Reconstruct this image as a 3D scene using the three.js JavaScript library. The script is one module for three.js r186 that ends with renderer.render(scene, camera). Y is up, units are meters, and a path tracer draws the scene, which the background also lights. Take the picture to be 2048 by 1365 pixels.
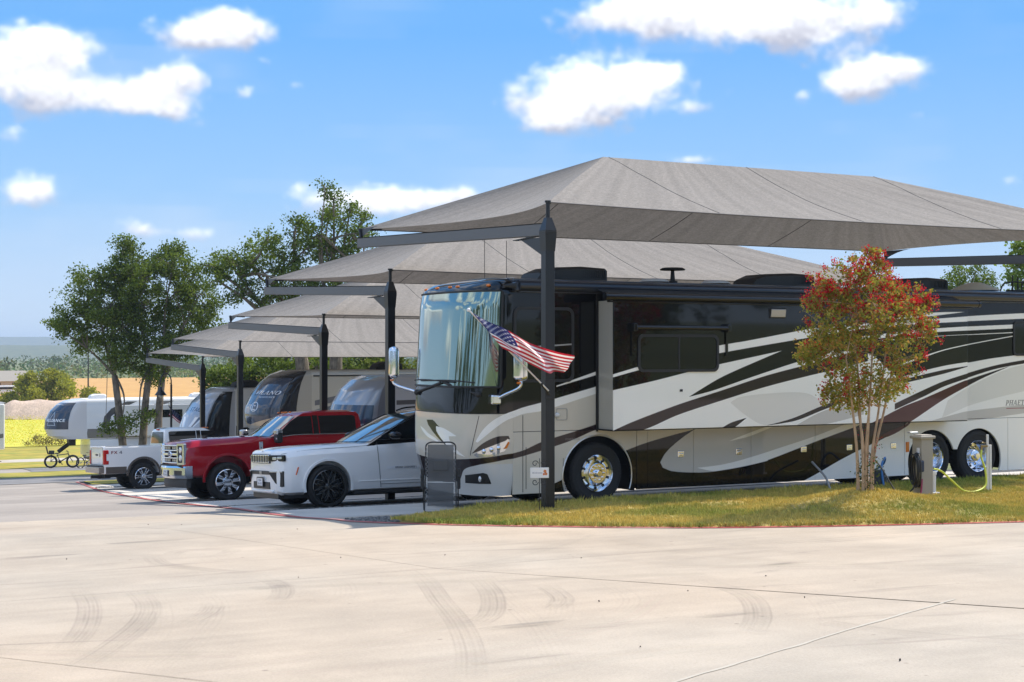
import * as THREE from 'three';
import { mergeGeometries, toCreasedNormals, mergeVertices } from 'three/addons/utils/BufferGeometryUtils.js';
import { RoundedBoxGeometry } from 'three/addons/geometries/RoundedBoxGeometry.js';
import { Brush, Evaluator, SUBTRACTION } from 'three-bvh-csg';

// ---------- camera, sky, sun ----------
const scene = new THREE.Scene();
const camera = new THREE.PerspectiveCamera(25.63, 2048 / 1365, 0.1, 9000);
const EYE = new THREE.Vector3(-13.18, 2.52, 21.29), FWD = new THREE.Vector3(0.4772, 0.0075, -0.8788);
camera.position.copy(EYE); camera.lookAt(EYE.clone().add(FWD));
const renderer = new THREE.WebGLRenderer({ antialias: true });
renderer.toneMapping = THREE.LinearToneMapping; renderer.toneMappingExposure = 1.46;
renderer.shadowMap.enabled = true;
const SUN = new THREE.Vector3(0.74, 1, -0.14).normalize();
const sun = new THREE.DirectionalLight(new THREE.Color(1, 0.92, 0.80), 4.35);
sun.position.copy(SUN).multiplyScalar(120); sun.target.position.set(0, 0, 0); sun.castShadow = true;
sun.shadow.mapSize.set(4096, 4096); sun.shadow.radius = 1.2;
Object.assign(sun.shadow.camera, { left: -70, right: 70, top: 70, bottom: -70, near: 1, far: 400 });
scene.add(sun, sun.target);

// seeded randomness and noise
let seed = 7;
const rnd = () => { seed = (seed * 1664525 + 1013904223) >>> 0; return seed / 4294967296; };
const rr = (a, b) => a + (b - a) * rnd();
const reseed = (n) => { seed = n >>> 0; };
const hash = (x, y) => { let h = (x * 374761393 + y * 668265263) | 0; h = Math.imul(h ^ (h >>> 13), 1274126177); return ((h ^ (h >>> 16)) >>> 0) / 4294967296; };
function vn(x, y, per = 0) {
  const xi = Math.floor(x), yi = Math.floor(y), fx = x - xi, fy = y - yi, m = (a) => per ? ((a % per) + per) % per : a;
  const u = fx * fx * (3 - 2 * fx), v = fy * fy * (3 - 2 * fy);
  const a = hash(m(xi), m(yi)), b = hash(m(xi + 1), m(yi)), c = hash(m(xi), m(yi + 1)), d = hash(m(xi + 1), m(yi + 1));
  return a + (b - a) * u + (c - a) * v + (a - b - c + d) * u * v;
}
function fbm(x, y, oct = 4, per = 0) { let s = 0, a = 0.5, t = 0; for (let i = 0; i < oct; i++) { s += a * vn(x, y, per); t += a; x *= 2; y *= 2; per *= 2; a *= 0.5; } return s / t; }
const sst = (a, b, x) => { const t = Math.min(1, Math.max(0, (x - a) / (b - a))); return t * t * (3 - 2 * t); };
const lerp = (a, b, t) => a + (b - a) * t;
const srgb = (v) => v <= 0.0031308 ? v * 12.92 : 1.055 * Math.pow(v, 1 / 2.4) - 0.055;

{ // computed sky: clear blue air, fair-weather cumulus (degrees of azimuth right of the row's axis, degrees up, half sizes, density)
  const CL = [[-18.2,10.50,2.59,1.45,1],[-16.9,11.09,1.31,0.91,1],[-17.1,9.41,2.44,0.73,1],[-14.5,9.44,1.97,0.70,1],[-12.9,9.95,1.12,0.84,1],[-12.2,10.29,0.51,0.47,0.8],[-13.6,9.02,1.80,0.37,0.9],[-11.2,11.87,2.11,0.60,1],[-10.5,12.12,1.20,0.51,1],[-11.7,11.62,1.46,0.41,1],[-10.1,9.65,0.37,0.30,0.45],[-9.4,10.89,0.33,0.15,0.4],[-8.3,10.01,0.41,0.17,0.25],[-18.0,5.88,1.30,0.62,0.8],[-18.5,7.74,0.65,0.36,0.5],[-14.1,4.56,0.93,0.39,0.8],[-11.7,4.42,0.88,0.28,0.35],[-11.8,8.63,0.73,0.37,0.35],[3.0,9.73,2.48,1.18,1],[1.9,9.27,1.72,0.95,1],[4.5,10.04,1.90,0.88,1],[5.7,10.39,0.98,0.68,0.9],[7.1,9.21,0.98,0.32,0.7],[8.2,9.74,0.49,0.34,0.4],[1.4,8.72,0.95,0.46,0.8],[8.1,12.56,5.05,0.98,1],[5.1,12.81,2.37,0.95,1],[10.9,12.10,2.39,0.90,1],[13.5,12.25,1.08,0.74,0.9],[12.2,11.15,1.37,0.60,0.5],[13.5,10.11,1.59,0.74,1],[14.6,10.37,1.07,0.48,0.9],[12.7,9.91,0.95,0.47,1],[11.0,9.56,0.33,0.34,0.35],[-6.9,5.76,1.41,0.68,0.9],[-4.5,5.69,2.18,0.53,0.9],[-2.4,5.89,1.53,0.42,0.9],[6.8,7.26,0.85,0.17,0.7],[4.3,4.69,3.99,0.23,0.6],[15.0,8.69,0.39,0.15,0.3],[18.5,6.22,0.43,0.33,0.3]];
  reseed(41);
  for (let k = 0; k < 200; k++) { // unseen clouds all round, added denser than in view for more fill light
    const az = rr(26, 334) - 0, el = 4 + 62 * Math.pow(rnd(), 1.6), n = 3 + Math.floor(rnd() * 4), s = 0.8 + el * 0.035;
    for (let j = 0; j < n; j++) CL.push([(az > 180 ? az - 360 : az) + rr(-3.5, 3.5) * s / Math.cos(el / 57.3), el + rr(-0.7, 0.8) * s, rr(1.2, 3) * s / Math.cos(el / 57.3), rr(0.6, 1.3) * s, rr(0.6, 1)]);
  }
  const W = 4096, H = 2048, data = new Float32Array(W * H * 4), az0 = Math.atan2(FWD.z, FWD.x);
  let vrow; const D = new Float32Array(W), LO = new Float32Array(W), WS = new Float32Array(W);
  const stops = [[0, .51, .60, .69], [2.5, .40, .53, .69], [6, .245, .44, .70], [12, .125, .34, .695], [25, .115, .325, .69], [50, .095, .29, .66], [90, .09, .275, .63]];
  for (let j = 0; j < H; j++) {
    const el = ((j + 0.5) / H - 0.5) * 180;
    let i0 = 0; while (i0 < stops.length - 2 && el > stops[i0 + 1][0]) i0++;
    const A = stops[i0], Bs = stops[i0 + 1], t = Math.min(1, Math.max(0, (el - A[0]) / (Bs[0] - A[0])));
    const base = [1, 2, 3].map((c) => lerp(A[c], Bs[c], t));
    const near = el > -1 ? CL.filter((c) => Math.abs(el - c[1]) < c[3] * 1.7 + 0.5) : [];
    if (el > -1 && (j % 6 === 0 || !vrow)) vrow = Array.from({ length: W / 8 }, (_, q) => { let a = ((q * 8 / W - 0.5) * 2 * Math.PI - az0) * 57.29578; a = ((a + 540) % 360) - 180; return 0.16 * sst(0.46, 0.8, fbm(a * 0.16 + 11, el * 0.5 + 5, 5)) * sst(1, 5, el); });
    D.fill(0); LO.fill(0); WS.fill(1e-6);
    for (const c of near) {
      const dy = (el - c[1]) / c[3], ci = ((c[0] / 57.29578 + az0) / (2 * Math.PI) + 0.5) * W, hw = Math.min(W / 2 - 1, c[2] * 1.7 / 360 * W);
      for (let k = Math.ceil(ci - hw); k <= ci + hw; k++) { const dx = (k + 0.5 - ci) / W * 360 / c[2], q = dx * dx + dy * dy; if (q > 2.9) continue; const i = ((k % W) + W) % W, f = c[4] * Math.exp(-q * 1.35); D[i] += f - D[i] * f * 0.6; LO[i] += f * dy; WS[i] += f; }
    }
    for (let i = 0; i < W; i++) {
      const o = (j * W + i) * 4;
      let r = base[0], g = base[1], b = base[2];
      if (el < 0) { const k = sst(0, -8, el); r = lerp(r, .30, k); g = lerp(g, .30, k); b = lerp(b, .26, k); }
      else {
        let az = (((i + 0.5) / W - 0.5) * 2 * Math.PI - az0) * 57.29578; az = ((az + 540) % 360) - 180;
        const dens = D[i], low = LO[i], wsum = WS[i];
        const vx = i / 8, vi = Math.floor(vx), vf = vx - vi, veil = lerp(vrow[vi], vrow[(vi + 1) % (W / 8)], vf); r = lerp(r, .62, veil); g = lerp(g, .66, veil); b = lerp(b, .72, veil);
        if (dens > 0.09) {
          const n = fbm(az * 1.1 + 40, el * 1.6 + 9, 5), n2 = fbm(az * 4.2 + 7, el * 5.2, 4), n3 = fbm(az * 0.5, el * 0.9 + 70, 3);
          const d = dens + (n - 0.5) * 0.95 + (n2 - 0.5) * 0.22 - 0.03;
          const a = sst(0.10, 0.86, d) * 0.98;
          const lift = Math.min(1, Math.max(0, 0.50 + 0.52 * low / wsum + (n2 - 0.5) * 0.45 + (n3 - 0.5) * 0.6)), core = sst(0.5, 1.2, d);
          const lum = lerp(0.42, 1.16, lift) * lerp(0.97, 1.03, core);
          const cr = lum * 0.985, cg = lum, cb = lum * 1.01 + (1 - lift) * 0.07;
          r = lerp(r, cr, a); g = lerp(g, cg, a); b = lerp(b, cb, a);
        }
      }
      data[o] = r; data[o + 1] = g; data[o + 2] = b; data[o + 3] = 1;
    }
  }
  const tex = new THREE.DataTexture(data, W, H, THREE.RGBAFormat, THREE.FloatType);
  tex.mapping = THREE.EquirectangularReflectionMapping; tex.magFilter = THREE.LinearFilter; tex.needsUpdate = true;
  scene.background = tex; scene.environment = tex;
}
scene.fog = new THREE.FogExp2(0xc4d8f0, 0.00022);

// ---------- helpers ----------
const V3 = (x, y, z) => new THREE.Vector3(x, y, z);
function fix(g) {
  let h = g.index ? g.toNonIndexed() : g;
  for (const k of Object.keys(h.attributes)) if (!['position', 'normal', 'uv', 'color'].includes(k)) h.deleteAttribute(k);
  if (!h.attributes.normal) h.computeVertexNormals();
  if (!h.attributes.uv) h.setAttribute('uv', new THREE.BufferAttribute(new Float32Array(h.attributes.position.count * 2), 2));
  return h;
}
function mg(list) { list = [list].flat(9).map(fix); return list.length === 1 ? list[0] : mergeGeometries(list); }
function mesh(name, geoms, mat, parent) { const m = new THREE.Mesh(mg(geoms), mat); m.name = name; m.castShadow = m.receiveShadow = true; parent.add(m); return m; }
const used = {};
const numbered = (n) => { used[n] = (used[n] ?? -1) + 1; return used[n] ? n + '_' + String(used[n]).padStart(3, '0') : n; };
function tag(o, label, category, group, kind) { o.userData.label = label; if (category) o.userData.category = category; if (group) o.userData.group = group; if (kind) o.userData.kind = kind; return o; }
function thing(name, label, category, [x, y, z] = [0, 0, 0], turn = 0, group) {
  const o = new THREE.Group(); o.name = numbered(name); o.position.set(x, y, z); o.rotation.y = turn; scene.add(o);
  return tag(o, label, category, group);
}
function part(name, parent) { const o = new THREE.Group(); o.name = name; parent.add(o); return o; }
function struct(name, geoms, mat, label, category) { const m = mesh(numbered(name), geoms, mat, scene); return tag(m, label, category, null, 'structure'); }
const tr = (g, x = 0, y = 0, z = 0, rx = 0, ry = 0, rz = 0, s = 1) => g.applyMatrix4(new THREE.Matrix4().compose(V3(x, y, z), new THREE.Quaternion().setFromEuler(new THREE.Euler(rx, ry, rz)), Array.isArray(s) ? V3(...s) : V3(s, s, s)));
const bx = (x0, x1, y0, y1, z0, z1) => tr(new THREE.BoxGeometry(Math.abs(x1 - x0), Math.abs(y1 - y0), Math.abs(z1 - z0)), (x0 + x1) / 2, (y0 + y1) / 2, (z0 + z1) / 2);
const rb = (x0, x1, y0, y1, z0, z1, r = 0.03, s = 3) => tr(new RoundedBoxGeometry(Math.abs(x1 - x0), Math.abs(y1 - y0), Math.abs(z1 - z0), s, r), (x0 + x1) / 2, (y0 + y1) / 2, (z0 + z1) / 2);
const cy = (ax, r, l, x, y, z, n = 20, r2 = r) => tr(new THREE.CylinderGeometry(r2, r, l, n), x, y, z, ax === 'z' ? Math.PI / 2 : 0, 0, ax === 'x' ? Math.PI / 2 : 0);
function bar(a, b, r, n = 8, r2 = r) {
  const d = b.clone().sub(a), g = new THREE.CylinderGeometry(r2, r, d.length(), n);
  g.applyQuaternion(new THREE.Quaternion().setFromUnitVectors(V3(0, 1, 0), d.clone().normalize()));
  return tr(g, (a.x + b.x) / 2, (a.y + b.y) / 2, (a.z + b.z) / 2);
}
const tube = (pts, r, seg = 24, n = 8, closed = false) => new THREE.TubeGeometry(new THREE.CatmullRomCurve3(pts.map((p) => p.isVector3 ? p : V3(...p)), closed), seg, r, n, closed);
const shp = (pts) => new THREE.Shape(pts.map((p) => new THREE.Vector2(p[0], p[1])));
function rrect(x0, x1, y0, y1, r) {
  const s = new THREE.Shape(); s.moveTo(x0 + r, y0); s.lineTo(x1 - r, y0); s.absarc(x1 - r, y0 + r, r, -Math.PI / 2, 0); s.lineTo(x1, y1 - r); s.absarc(x1 - r, y1 - r, r, 0, Math.PI / 2);
  s.lineTo(x0 + r, y1); s.absarc(x0 + r, y1 - r, r, Math.PI / 2, Math.PI); s.lineTo(x0, y0 + r); s.absarc(x0 + r, y0 + r, r, Math.PI, 1.5 * Math.PI); return s;
}
function ex(shape, z0, z1, bev = 0, seg = 10) {
  const s = Array.isArray(shape) ? shp(shape) : shape;
  return tr(new THREE.ExtrudeGeometry(s, { depth: z1 - z0 - 2 * bev, bevelEnabled: bev > 0, bevelSize: bev, bevelThickness: bev, bevelOffset: -bev, bevelSegments: 2, curveSegments: seg }), 0, 0, z0 + bev);
}
const ring = (outer, inner, z0, z1, seg = 10) => { const s = Array.isArray(outer) ? shp(outer) : outer; s.holes.push(inner); return ex(s, z0, z1, 0, seg); };
const lathe = (pts, n = 32, ax = 'y') => { const g = new THREE.LatheGeometry(pts.map((p) => new THREE.Vector2(p[0], p[1])), n); if (ax === 'z') g.rotateX(Math.PI / 2); if (ax === 'x') g.rotateZ(-Math.PI / 2); return g; };
const smooth = (g, a = 0.6) => toCreasedNormals(g, a);
function metric(g, x0, w, y0, h) { const p = g.attributes.position, u = new Float32Array(p.count * 2); for (let i = 0; i < p.count; i++) { u[2 * i] = (p.getX(i) - x0) / w; u[2 * i + 1] = (p.getY(i) - y0) / h; } g.setAttribute('uv', new THREE.BufferAttribute(u, 2)); return g; }
// sheet from a function f(i, j) -> [x, y, z]
function sheet(nu, nv, f) {
  const p = [], uv = [], id = [];
  for (let j = 0; j <= nv; j++) for (let i = 0; i <= nu; i++) { p.push(...f(i / nu, j / nv)); uv.push(i / nu, j / nv); }
  for (let j = 0; j < nv; j++) for (let i = 0; i < nu; i++) { const a = j * (nu + 1) + i, b = a + 1, c = a + nu + 1, d = c + 1; id.push(a, b, d, a, d, c); }
  const g = new THREE.BufferGeometry(); g.setAttribute('position', new THREE.Float32BufferAttribute(p, 3)); g.setAttribute('uv', new THREE.Float32BufferAttribute(uv, 2)); g.setIndex(id); g.computeVertexNormals(); return g;
}
// loft closed rings (arrays of [x, y, z], all the same length) with flat ends
function loft(rings) {
  const n = rings[0].length, p = [], id = [];
  rings.forEach((r) => r.forEach((q) => p.push(...q)));
  for (let k = 0; k < rings.length - 1; k++) for (let i = 0; i < n; i++) { const a = k * n + i, b = k * n + (i + 1) % n, c = a + n, d = b + n; id.push(a, b, d, a, d, c); }
  for (const [k, s] of [[0, 1], [rings.length - 1, 0]]) {
    const c = [0, 1, 2].map((m) => rings[k].reduce((t, q) => t + q[m], 0) / n), ci = p.length / 3; p.push(...c);
    for (let i = 0; i < n; i++) { const a = k * n + i, b = k * n + (i + 1) % n; s ? id.push(ci, b, a) : id.push(ci, a, b); }
  }
  const g = new THREE.BufferGeometry(); g.setAttribute('position', new THREE.Float32BufferAttribute(p, 3)); g.setIndex(id); return g;
}
const evaluator = new Evaluator(); evaluator.attributes = ['position', 'normal', 'uv']; evaluator.useGroups = false;
function cut(g, tools) {
  let a = new Brush(fix(g)); a.updateMatrixWorld();
  for (const t of tools) { const b = new Brush(fix(t)); b.updateMatrixWorld(); a = evaluator.evaluate(a, b, SUBTRACTION); }
  return a.geometry;
}
// canvas textures for flat print and paint
function canvasTex(w, h, draw, repeat) {
  const c = document.createElement('canvas'); c.width = w; c.height = h; const x = c.getContext('2d'); draw(x, w, h);
  const t = new THREE.CanvasTexture(c); t.colorSpace = THREE.SRGBColorSpace; t.magFilter = THREE.LinearFilter; t.anisotropy = 8;
  if (repeat) { t.wrapS = t.wrapT = THREE.RepeatWrapping; t.repeat.set(...repeat); }
  return t;
}
function dataTex(n, f, color = true) { // tileable
  const d = new Uint8Array(n * n * 4);
  for (let j = 0; j < n; j++) for (let i = 0; i < n; i++) { const c = f(i / n, j / n), o = (j * n + i) * 4; for (let k = 0; k < 3; k++) d[o + k] = Math.max(0, Math.min(255, 255 * (Array.isArray(c) ? c[k] : c))); d[o + 3] = 255; }
  const t = new THREE.DataTexture(d, n, n); if (color) t.colorSpace = THREE.SRGBColorSpace; t.wrapS = t.wrapT = THREE.RepeatWrapping; t.magFilter = THREE.LinearFilter; t.needsUpdate = true; return t;
}
const lin = (r, g, b) => new THREE.Color().setRGB(r, g ?? r, b ?? r);
const std = (c, rough = 0.6, o = {}) => new THREE.MeshStandardMaterial({ color: c, roughness: rough, ...o });
const paint = (c, o = {}) => new THREE.MeshPhysicalMaterial({ color: c, roughness: 0.42, metalness: 0, specularIntensity: 0.1, clearcoat: 1, clearcoatRoughness: 0.03, ...o });
const M = {
  black: std(lin(.012), .45), blackGloss: paint(lin(.008, .008, .009), { roughness: .3 }), rubber: std(lin(.018), .82), plastic: std(lin(.02), .6), darkPlastic: std(lin(.035), .65),
  chrome: std(lin(.76, .80, .87), .12, { metalness: 1 }), alu: std(lin(.7), .28, { metalness: 1 }), steel: std(lin(.4), .4, { metalness: 1 }), galv: std(lin(.52, .54, .56), .42, { metalness: .7 }),
  post: std(lin(.018, .019, .021), .32, { metalness: .2 }), glass: new THREE.MeshPhysicalMaterial({ color: lin(.008, .009, .010), roughness: .04, specularIntensity: .9 }),
  white: paint(lin(.87, .865, .85)), red: paint(lin(.36, .006, .014), { roughness: .35, metalness: .1 }), amber: std(lin(.75, .2, .02), .25), lampRed: std(lin(.5, .012, .012), .18), lens: new THREE.MeshPhysicalMaterial({ color: lin(.75), roughness: .08, metalness: .6, clearcoat: 1 }),
  plasticWhite: std(lin(.72), .5), cream: std(lin(.62, .56, .44), .5), orange: std(lin(.7, .12, .01), .4), plate: std(lin(.72, .72, .74), .4),
};
const gv = [[-60, 1.7], [-4.6, .138], [-.5, .03], [0, 0], [28, -2], [69, -4.2], [110, -4.6], [200, -5.1], [500, -6], [5000, -9]];
function G(v) { for (let i = 1; i < gv.length; i++) if (v <= gv[i][0] || i === gv.length - 1) return lerp(gv[i - 1][1], gv[i][1], (v - gv[i - 1][0]) / (gv[i][0] - gv[i - 1][0])); }

// ---------- ground: x runs along the parked vehicles, -z across the row, which falls gently away ----------
const RL = [[-30, 40], [-10, 20], [-9, 12], [-8, 7], [-6.6, 2.77], [-5.93, 1.14], [-5.36, -.11], [-4.68, -1.27], [-3.81, -2.32], [-2.8, -3.33], [-2.25, -3.84], [-1.4, -4.47], [-.87, -4.79], [.83, -4.93], [2.75, -4.74], [5.72, -4.29], [8.2, -4.1], [10.77, -3.97], [15.05, -3.49], [21.71, -2.57], [30.36, -1.29], [39.5, .03], [50, 1.4], [60, 3.2], [75, 5]];
function R(v) { for (let i = 1; i < RL.length; i++) if (v <= RL[i][0] || i === RL.length - 1) return lerp(RL[i - 1][1], RL[i][1], (v - RL[i - 1][0]) / (RL[i][0] - RL[i - 1][0])); }
const mound = (u, v) => .30 * Math.exp(-((u - 2.2) ** 2 / 1.9 + (v + 4.0) ** 2 / 1.1));
const lawnY = (u, v) => G(v) + .025 + mound(u, v) + .05 * sst(-2.2, -1.0, v) + .035 * (fbm(u * 1.3, v * 1.3, 3) - .5);

const noiseA = dataTex(512, (x, y) => { const n = fbm(x * 8, y * 8, 6, 8); return .5 + (n - .5) * 1.3; }, false);
const grainTex = dataTex(512, (x, y) => .35 + .5 * hash(Math.floor(x * 512), Math.floor(y * 512)) * fbm(x * 60, y * 60, 2, 60) + .3 * fbm(x * 30, y * 30, 3, 30), false);
{
  // far ground to the horizon
  const us = [-6000, -2500, -1000, -400, -150, -60, -40, -20, 0, 20, 40, 60, 80, 120, 200, 400, 800, 1800, 6000], vs = [-800, -300, -100, -60, -40, -4.6, -.5, 0, 10, 20, 28, 40, 55, 69, 80, 95, 110, 150, 200, 300, 500, 900, 1800, 3500, 6000];
  const g = sheet(us.length - 1, vs.length - 1, (a, b) => { const u = us[Math.round(a * (us.length - 1))], v = vs[Math.round(b * (vs.length - 1))]; return [u, G(v) - .12, -v]; });
  const uv = g.attributes.uv, p = g.attributes.position; for (let i = 0; i < p.count; i++) uv.setXY(i, p.getX(i) / 40, p.getZ(i) / 40);
  const t = dataTex(512, (x, y) => { const n = fbm(x * 12, y * 12, 6, 12), k = fbm(x * 5, y * 5, 4, 5); return [.30 + .20 * n, .32 + .16 * n + .04 * k, .18 + .10 * n]; });
  struct('ground', g, std(0xffffff, .95, { map: t }), 'open grassland rolling out to the horizon', 'ground');

  // concrete turning area in slabs
  const U0 = -12.5, UW = 17.5, V0 = -15, VW = 21, N = 2048;
  const toX = (u) => (u - U0) / UW * N, toY = (v) => N - (v - V0) / VW * N;
  const tex = canvasTex(N, N, (c) => {
    const im = c.createImageData(N, N), d = im.data;
    for (let j = 0; j < N; j++) for (let i = 0; i < N; i++) {
      const u = U0 + i / N * UW, v = V0 + (N - j) / N * VW;
      const n = fbm(u * .55 + 3, v * .55, 4), m = fbm(u * 2.3, v * 2.3 + 50, 3), w = vn(u * 1.2 + v * .35 + 9, v * 7), f = hash(i, j);
      const L = 1 + (n - .5) * .13 + (m - .5) * .09 + (w - .5) * .045 + (f - .5) * .08, warm = (fbm(u * .3 + 90, v * .3, 3) - .5) * .05, o = (j * N + i) * 4;
      d[o] = 166 * L * (1 + warm); d[o + 1] = 153.5 * L; d[o + 2] = 138 * L * (1 - warm); d[o + 3] = 255;
    }
    c.putImageData(im, 0, 0);
    const T = [[[-9.42, -6.62], [-9.58, -7.74], [-9.85, -8.62], [-10.38, -9.76], [-10.92, -10.73]], [[-9.85, -6.1], [-10.04, -7.44], [-10.41, -8.89], [-10.83, -9.98]], [[-6.42, -6.47], [-6.72, -7.55], [-7.22, -8.94], [-7.72, -10.35], [-8.18, -11.44], [-8.73, -12.54]], [[-8.06, -6.38], [-8.09, -7.08], [-8.32, -7.79], [-8.65, -8.37]], [[-6.26, -7.87], [-6.67, -8.91], [-7.26, -10], [-7.62, -10.41]], [[-4.45, -9.11], [-4.74, -10.22], [-5.39, -11.25], [-6.07, -12.02]], [[-5.91, -8.57], [-6.29, -9.56], [-6.68, -10.05]], [[-8.28, -3.79], [-7.99, -3.34], [-7.47, -3.57], [-7.97, -4.38]], [[-8.45, -3.54], [-8.58, -4.67], [-8.3, -5.43], [-7.96, -6.09]], [[-9.63, -9.09], [-9.25, -8.51], [-9.07, -8.08]]];
    c.lineCap = 'round'; c.lineJoin = 'round';
    reseed(5);
    const env = (l, off, col, al, lw, ph = 0) => { const cv = new THREE.CatmullRomCurve3(l.map((q) => V3(q[0], q[1], 0))), N2 = 60; for (let k = 0; k < N2; k++) { const f = (k + .5) / N2, a2 = al * Math.pow(Math.sin(Math.PI * f), .8) * (.35 + 1.3 * vn(f * 9 + off * 40 + ph, ph + 3)); c.strokeStyle = `rgba(${col},${Math.max(0, a2).toFixed(3)})`; c.lineWidth = lw; c.lineCap = 'butt'; c.beginPath(); for (const g of [k / N2, (k + 1.05) / N2]) { const q = cv.getPoint(Math.min(1, g)), tn = cv.getTangent(Math.min(1, g)); const x = toX(q.x - tn.y * off), y = toY(q.y + tn.x * off); g === k / N2 ? c.moveTo(x, y) : c.lineTo(x, y); } c.stroke(); } };
    const path = (l, off) => { c.beginPath(); const cv = new THREE.CatmullRomCurve3(l.map((q) => V3(q[0], q[1], 0))); for (let k = 0; k <= 40; k++) { const q = cv.getPoint(k / 40), tn = cv.getTangent(k / 40); const x = toX(q.x - tn.y * off), y = toY(q.y + tn.x * off); k ? c.lineTo(x, y) : c.moveTo(x, y); } c.stroke(); };
    T.forEach((l, q) => { // rubber tread bands: ribs with pale gaps
      env(l, 0, '92,84,76', .07, .22 / UW * N, q);
      for (let k = -3; k <= 3; k++) env(l, k * .035 + rr(-.006, .006), '80,72,66', rr(.05, .17), rr(1.4, 2.8), q * 3 + k);
      for (let k = -2; k <= 2; k++) env(l, .6 + k * .05, '88,80,72', rr(.02, .07), 2, q * 5 + k);
    });
    for (let k = 0; k < 90; k++) { // dragged grey smudges
      const u = rr(-13, 4), v = rr(-14, 4), a = rr(-.35, .25), L = rr(.4, 2.6), l = [0, 1, 2].map((s) => [u + Math.cos(a) * L * s / 2, v + Math.sin(a) * L * s / 2 + rr(-.03, .03)]);
      for (let q = 0; q < 4; q++) env(l, rr(-.08, .08), '96,88,80', rr(.03, .10), rr(2, 9), k + q);
    }
    for (let k = 0; k < 42; k++) { // long wandering tyre tracks
      const u = rr(-13, 4), v = rr(-14, 3), a = rr(-.5, .5) + (k % 3 ? 2.6 : .1), L = rr(1.5, 6), b = rr(-.16, .16), l = []; for (let s = 0; s < 5; s++) l.push([u + Math.cos(a + b * s) * L * s / 4, v + Math.sin(a + b * s) * L * s / 4]);
      const al = rr(.02, .075); for (let q = -2; q <= 2; q++) { c.strokeStyle = `rgba(86,78,70,${al * rr(.5, 1.4)})`; c.lineWidth = rr(2, 7); path(l, q * .05); }
    }
    for (const [u, v, w, h, a] of [[-7.25, -10.66, .5, .09, .14], [-2.85, -8.5, .45, .08, .16], [-5.6, -11.1, .35, .07, .16], [-9.7, -3, .7, .1, .13], [-8, -2, .9, .1, .12], [-8.2, -7.2, .3, .1, .12]]) for (let k = 0; k < 14; k++) { c.fillStyle = `rgba(70,64,60,${a * rr(.2, .6)})`; c.beginPath(); c.ellipse(toX(u + rr(-w, w) * .5), toY(v + rr(-h, h)), w * rr(.2, .6) / UW * N, h * rr(.3, .9) / VW * N, rr(-.1, .1), 0, 7); c.fill(); }
    for (let k = 0; k < 260; k++) { c.fillStyle = `rgba(60,52,46,${rr(.1, .4)})`; const r = rr(.8, 2.4); c.beginPath(); c.arc(rr(0, N), rr(0, N), r, 0, 7); c.fill(); }
  });
  tex.wrapS = tex.wrapT = THREE.MirroredRepeatWrapping;
  const mat = std(0xffffff, .86, { map: tex, bumpMap: grainTex.clone(), bumpScale: .0015 });
  mat.bumpMap.repeat.set(30, 36);
  const clip = (poly, v, keepBelow) => { const o = []; poly.forEach((a, i) => { const b = poly[(i + 1) % poly.length], ia = keepBelow ? a[1] <= v : a[1] >= v, ib = keepBelow ? b[1] <= v : b[1] >= v; if (ia) o.push(a); if (ia !== ib) { const t = (v - a[1]) / (b[1] - a[1]); o.push([lerp(a[0], b[0], t), v]); } }); return o; };
  const slab = (poly, off) => {
    const cx = poly.reduce((s, q) => s + q[0], 0) / poly.length, cv = poly.reduce((s, q) => s + q[1], 0) / poly.length;
    const p = [], uv = [], K = [-40, -4.6, -.5, 0, 28];
    for (let k = 0; k < K.length - 1; k++) { const q = clip(clip(poly, K[k], false), K[k + 1], true); for (let i = 1; i + 1 < q.length; i++) for (const s of [q[0], q[i], q[i + 1]]) { p.push(s[0], G(s[1]) + off, -s[1]); uv.push((s[0] - U0) / UW, (s[1] - V0) / VW); } }
    const g = new THREE.BufferGeometry(); g.setAttribute('position', new THREE.Float32BufferAttribute(p, 3)); g.setAttribute('uv', new THREE.Float32BufferAttribute(uv, 2)); g.computeVertexNormals(); return g;
  };
  const e = .0045;
  const base = struct('concrete_road', slab([[-30, -26], [30, -26], [30, -1], [-3, -.6], [-4.2, 4], [-8.35, 5.36], [-30, 12.8]], -.022), std(lin(.22, .20, .17), .95), 'pale concrete turning area in the foreground', 'road');
  for (const q of [[[-30, -6.75 + e], [-6.2 - e, -6.75 + e], [-8.27 - e, 4.75], [-8.38 - e, 5.36], [-30, 12.8]], [[-6.2 + e, -6.75 + e], [30, -6.75 + e], [30, -1.2], [-3, -.8], [-4.2, 4], [-8.35 + e, 5.36], [-8.27 + e, 4.75]], [[-6.2 + e, -6.75 - e], [30, -6.75 - e], [30, -26], [4, -26], [-3.31 + e, -12.2]], [[-13.1 + e, -6.75 - e], [-6.2 - e, -6.75 - e], [-3.67 - e, -11.595], [-8.9 + e, -13.795]], [[-8.9 + e, -13.795], [-3.67 - e, -11.595], [4 - e, -26], [-1.4, -26]], [[-30, -6.75 - e], [-13.1 - e, -6.75 - e], [-1.42, -26], [-30, -26]]]) mesh('concrete_slab', slab(q, .002), mat, base);
  { const l = [[-3.4, -11.5], [-3.9, -11.7], [-5, -12.14], [-6.3, -12.7], [-7.61, -13.25], [-9, -13.85]]; mesh('joint_sealant', sheet(60, 1, (a, b) => { const k = a * (l.length - 1), i = Math.min(l.length - 2, Math.floor(k)), f = k - i, w = .007 + .009 * vn(a * 40, 3); const u = lerp(l[i][0], l[i + 1][0], f), v = lerp(l[i][1], l[i + 1][1], f) + .018 * (vn(a * 25, 8) - .5); return [u - (b - .5) * w, G(v) + .006, -(v + (b - .5) * w * 2)]; }), std(lin(.42, .385, .325), .9), base); }

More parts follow.
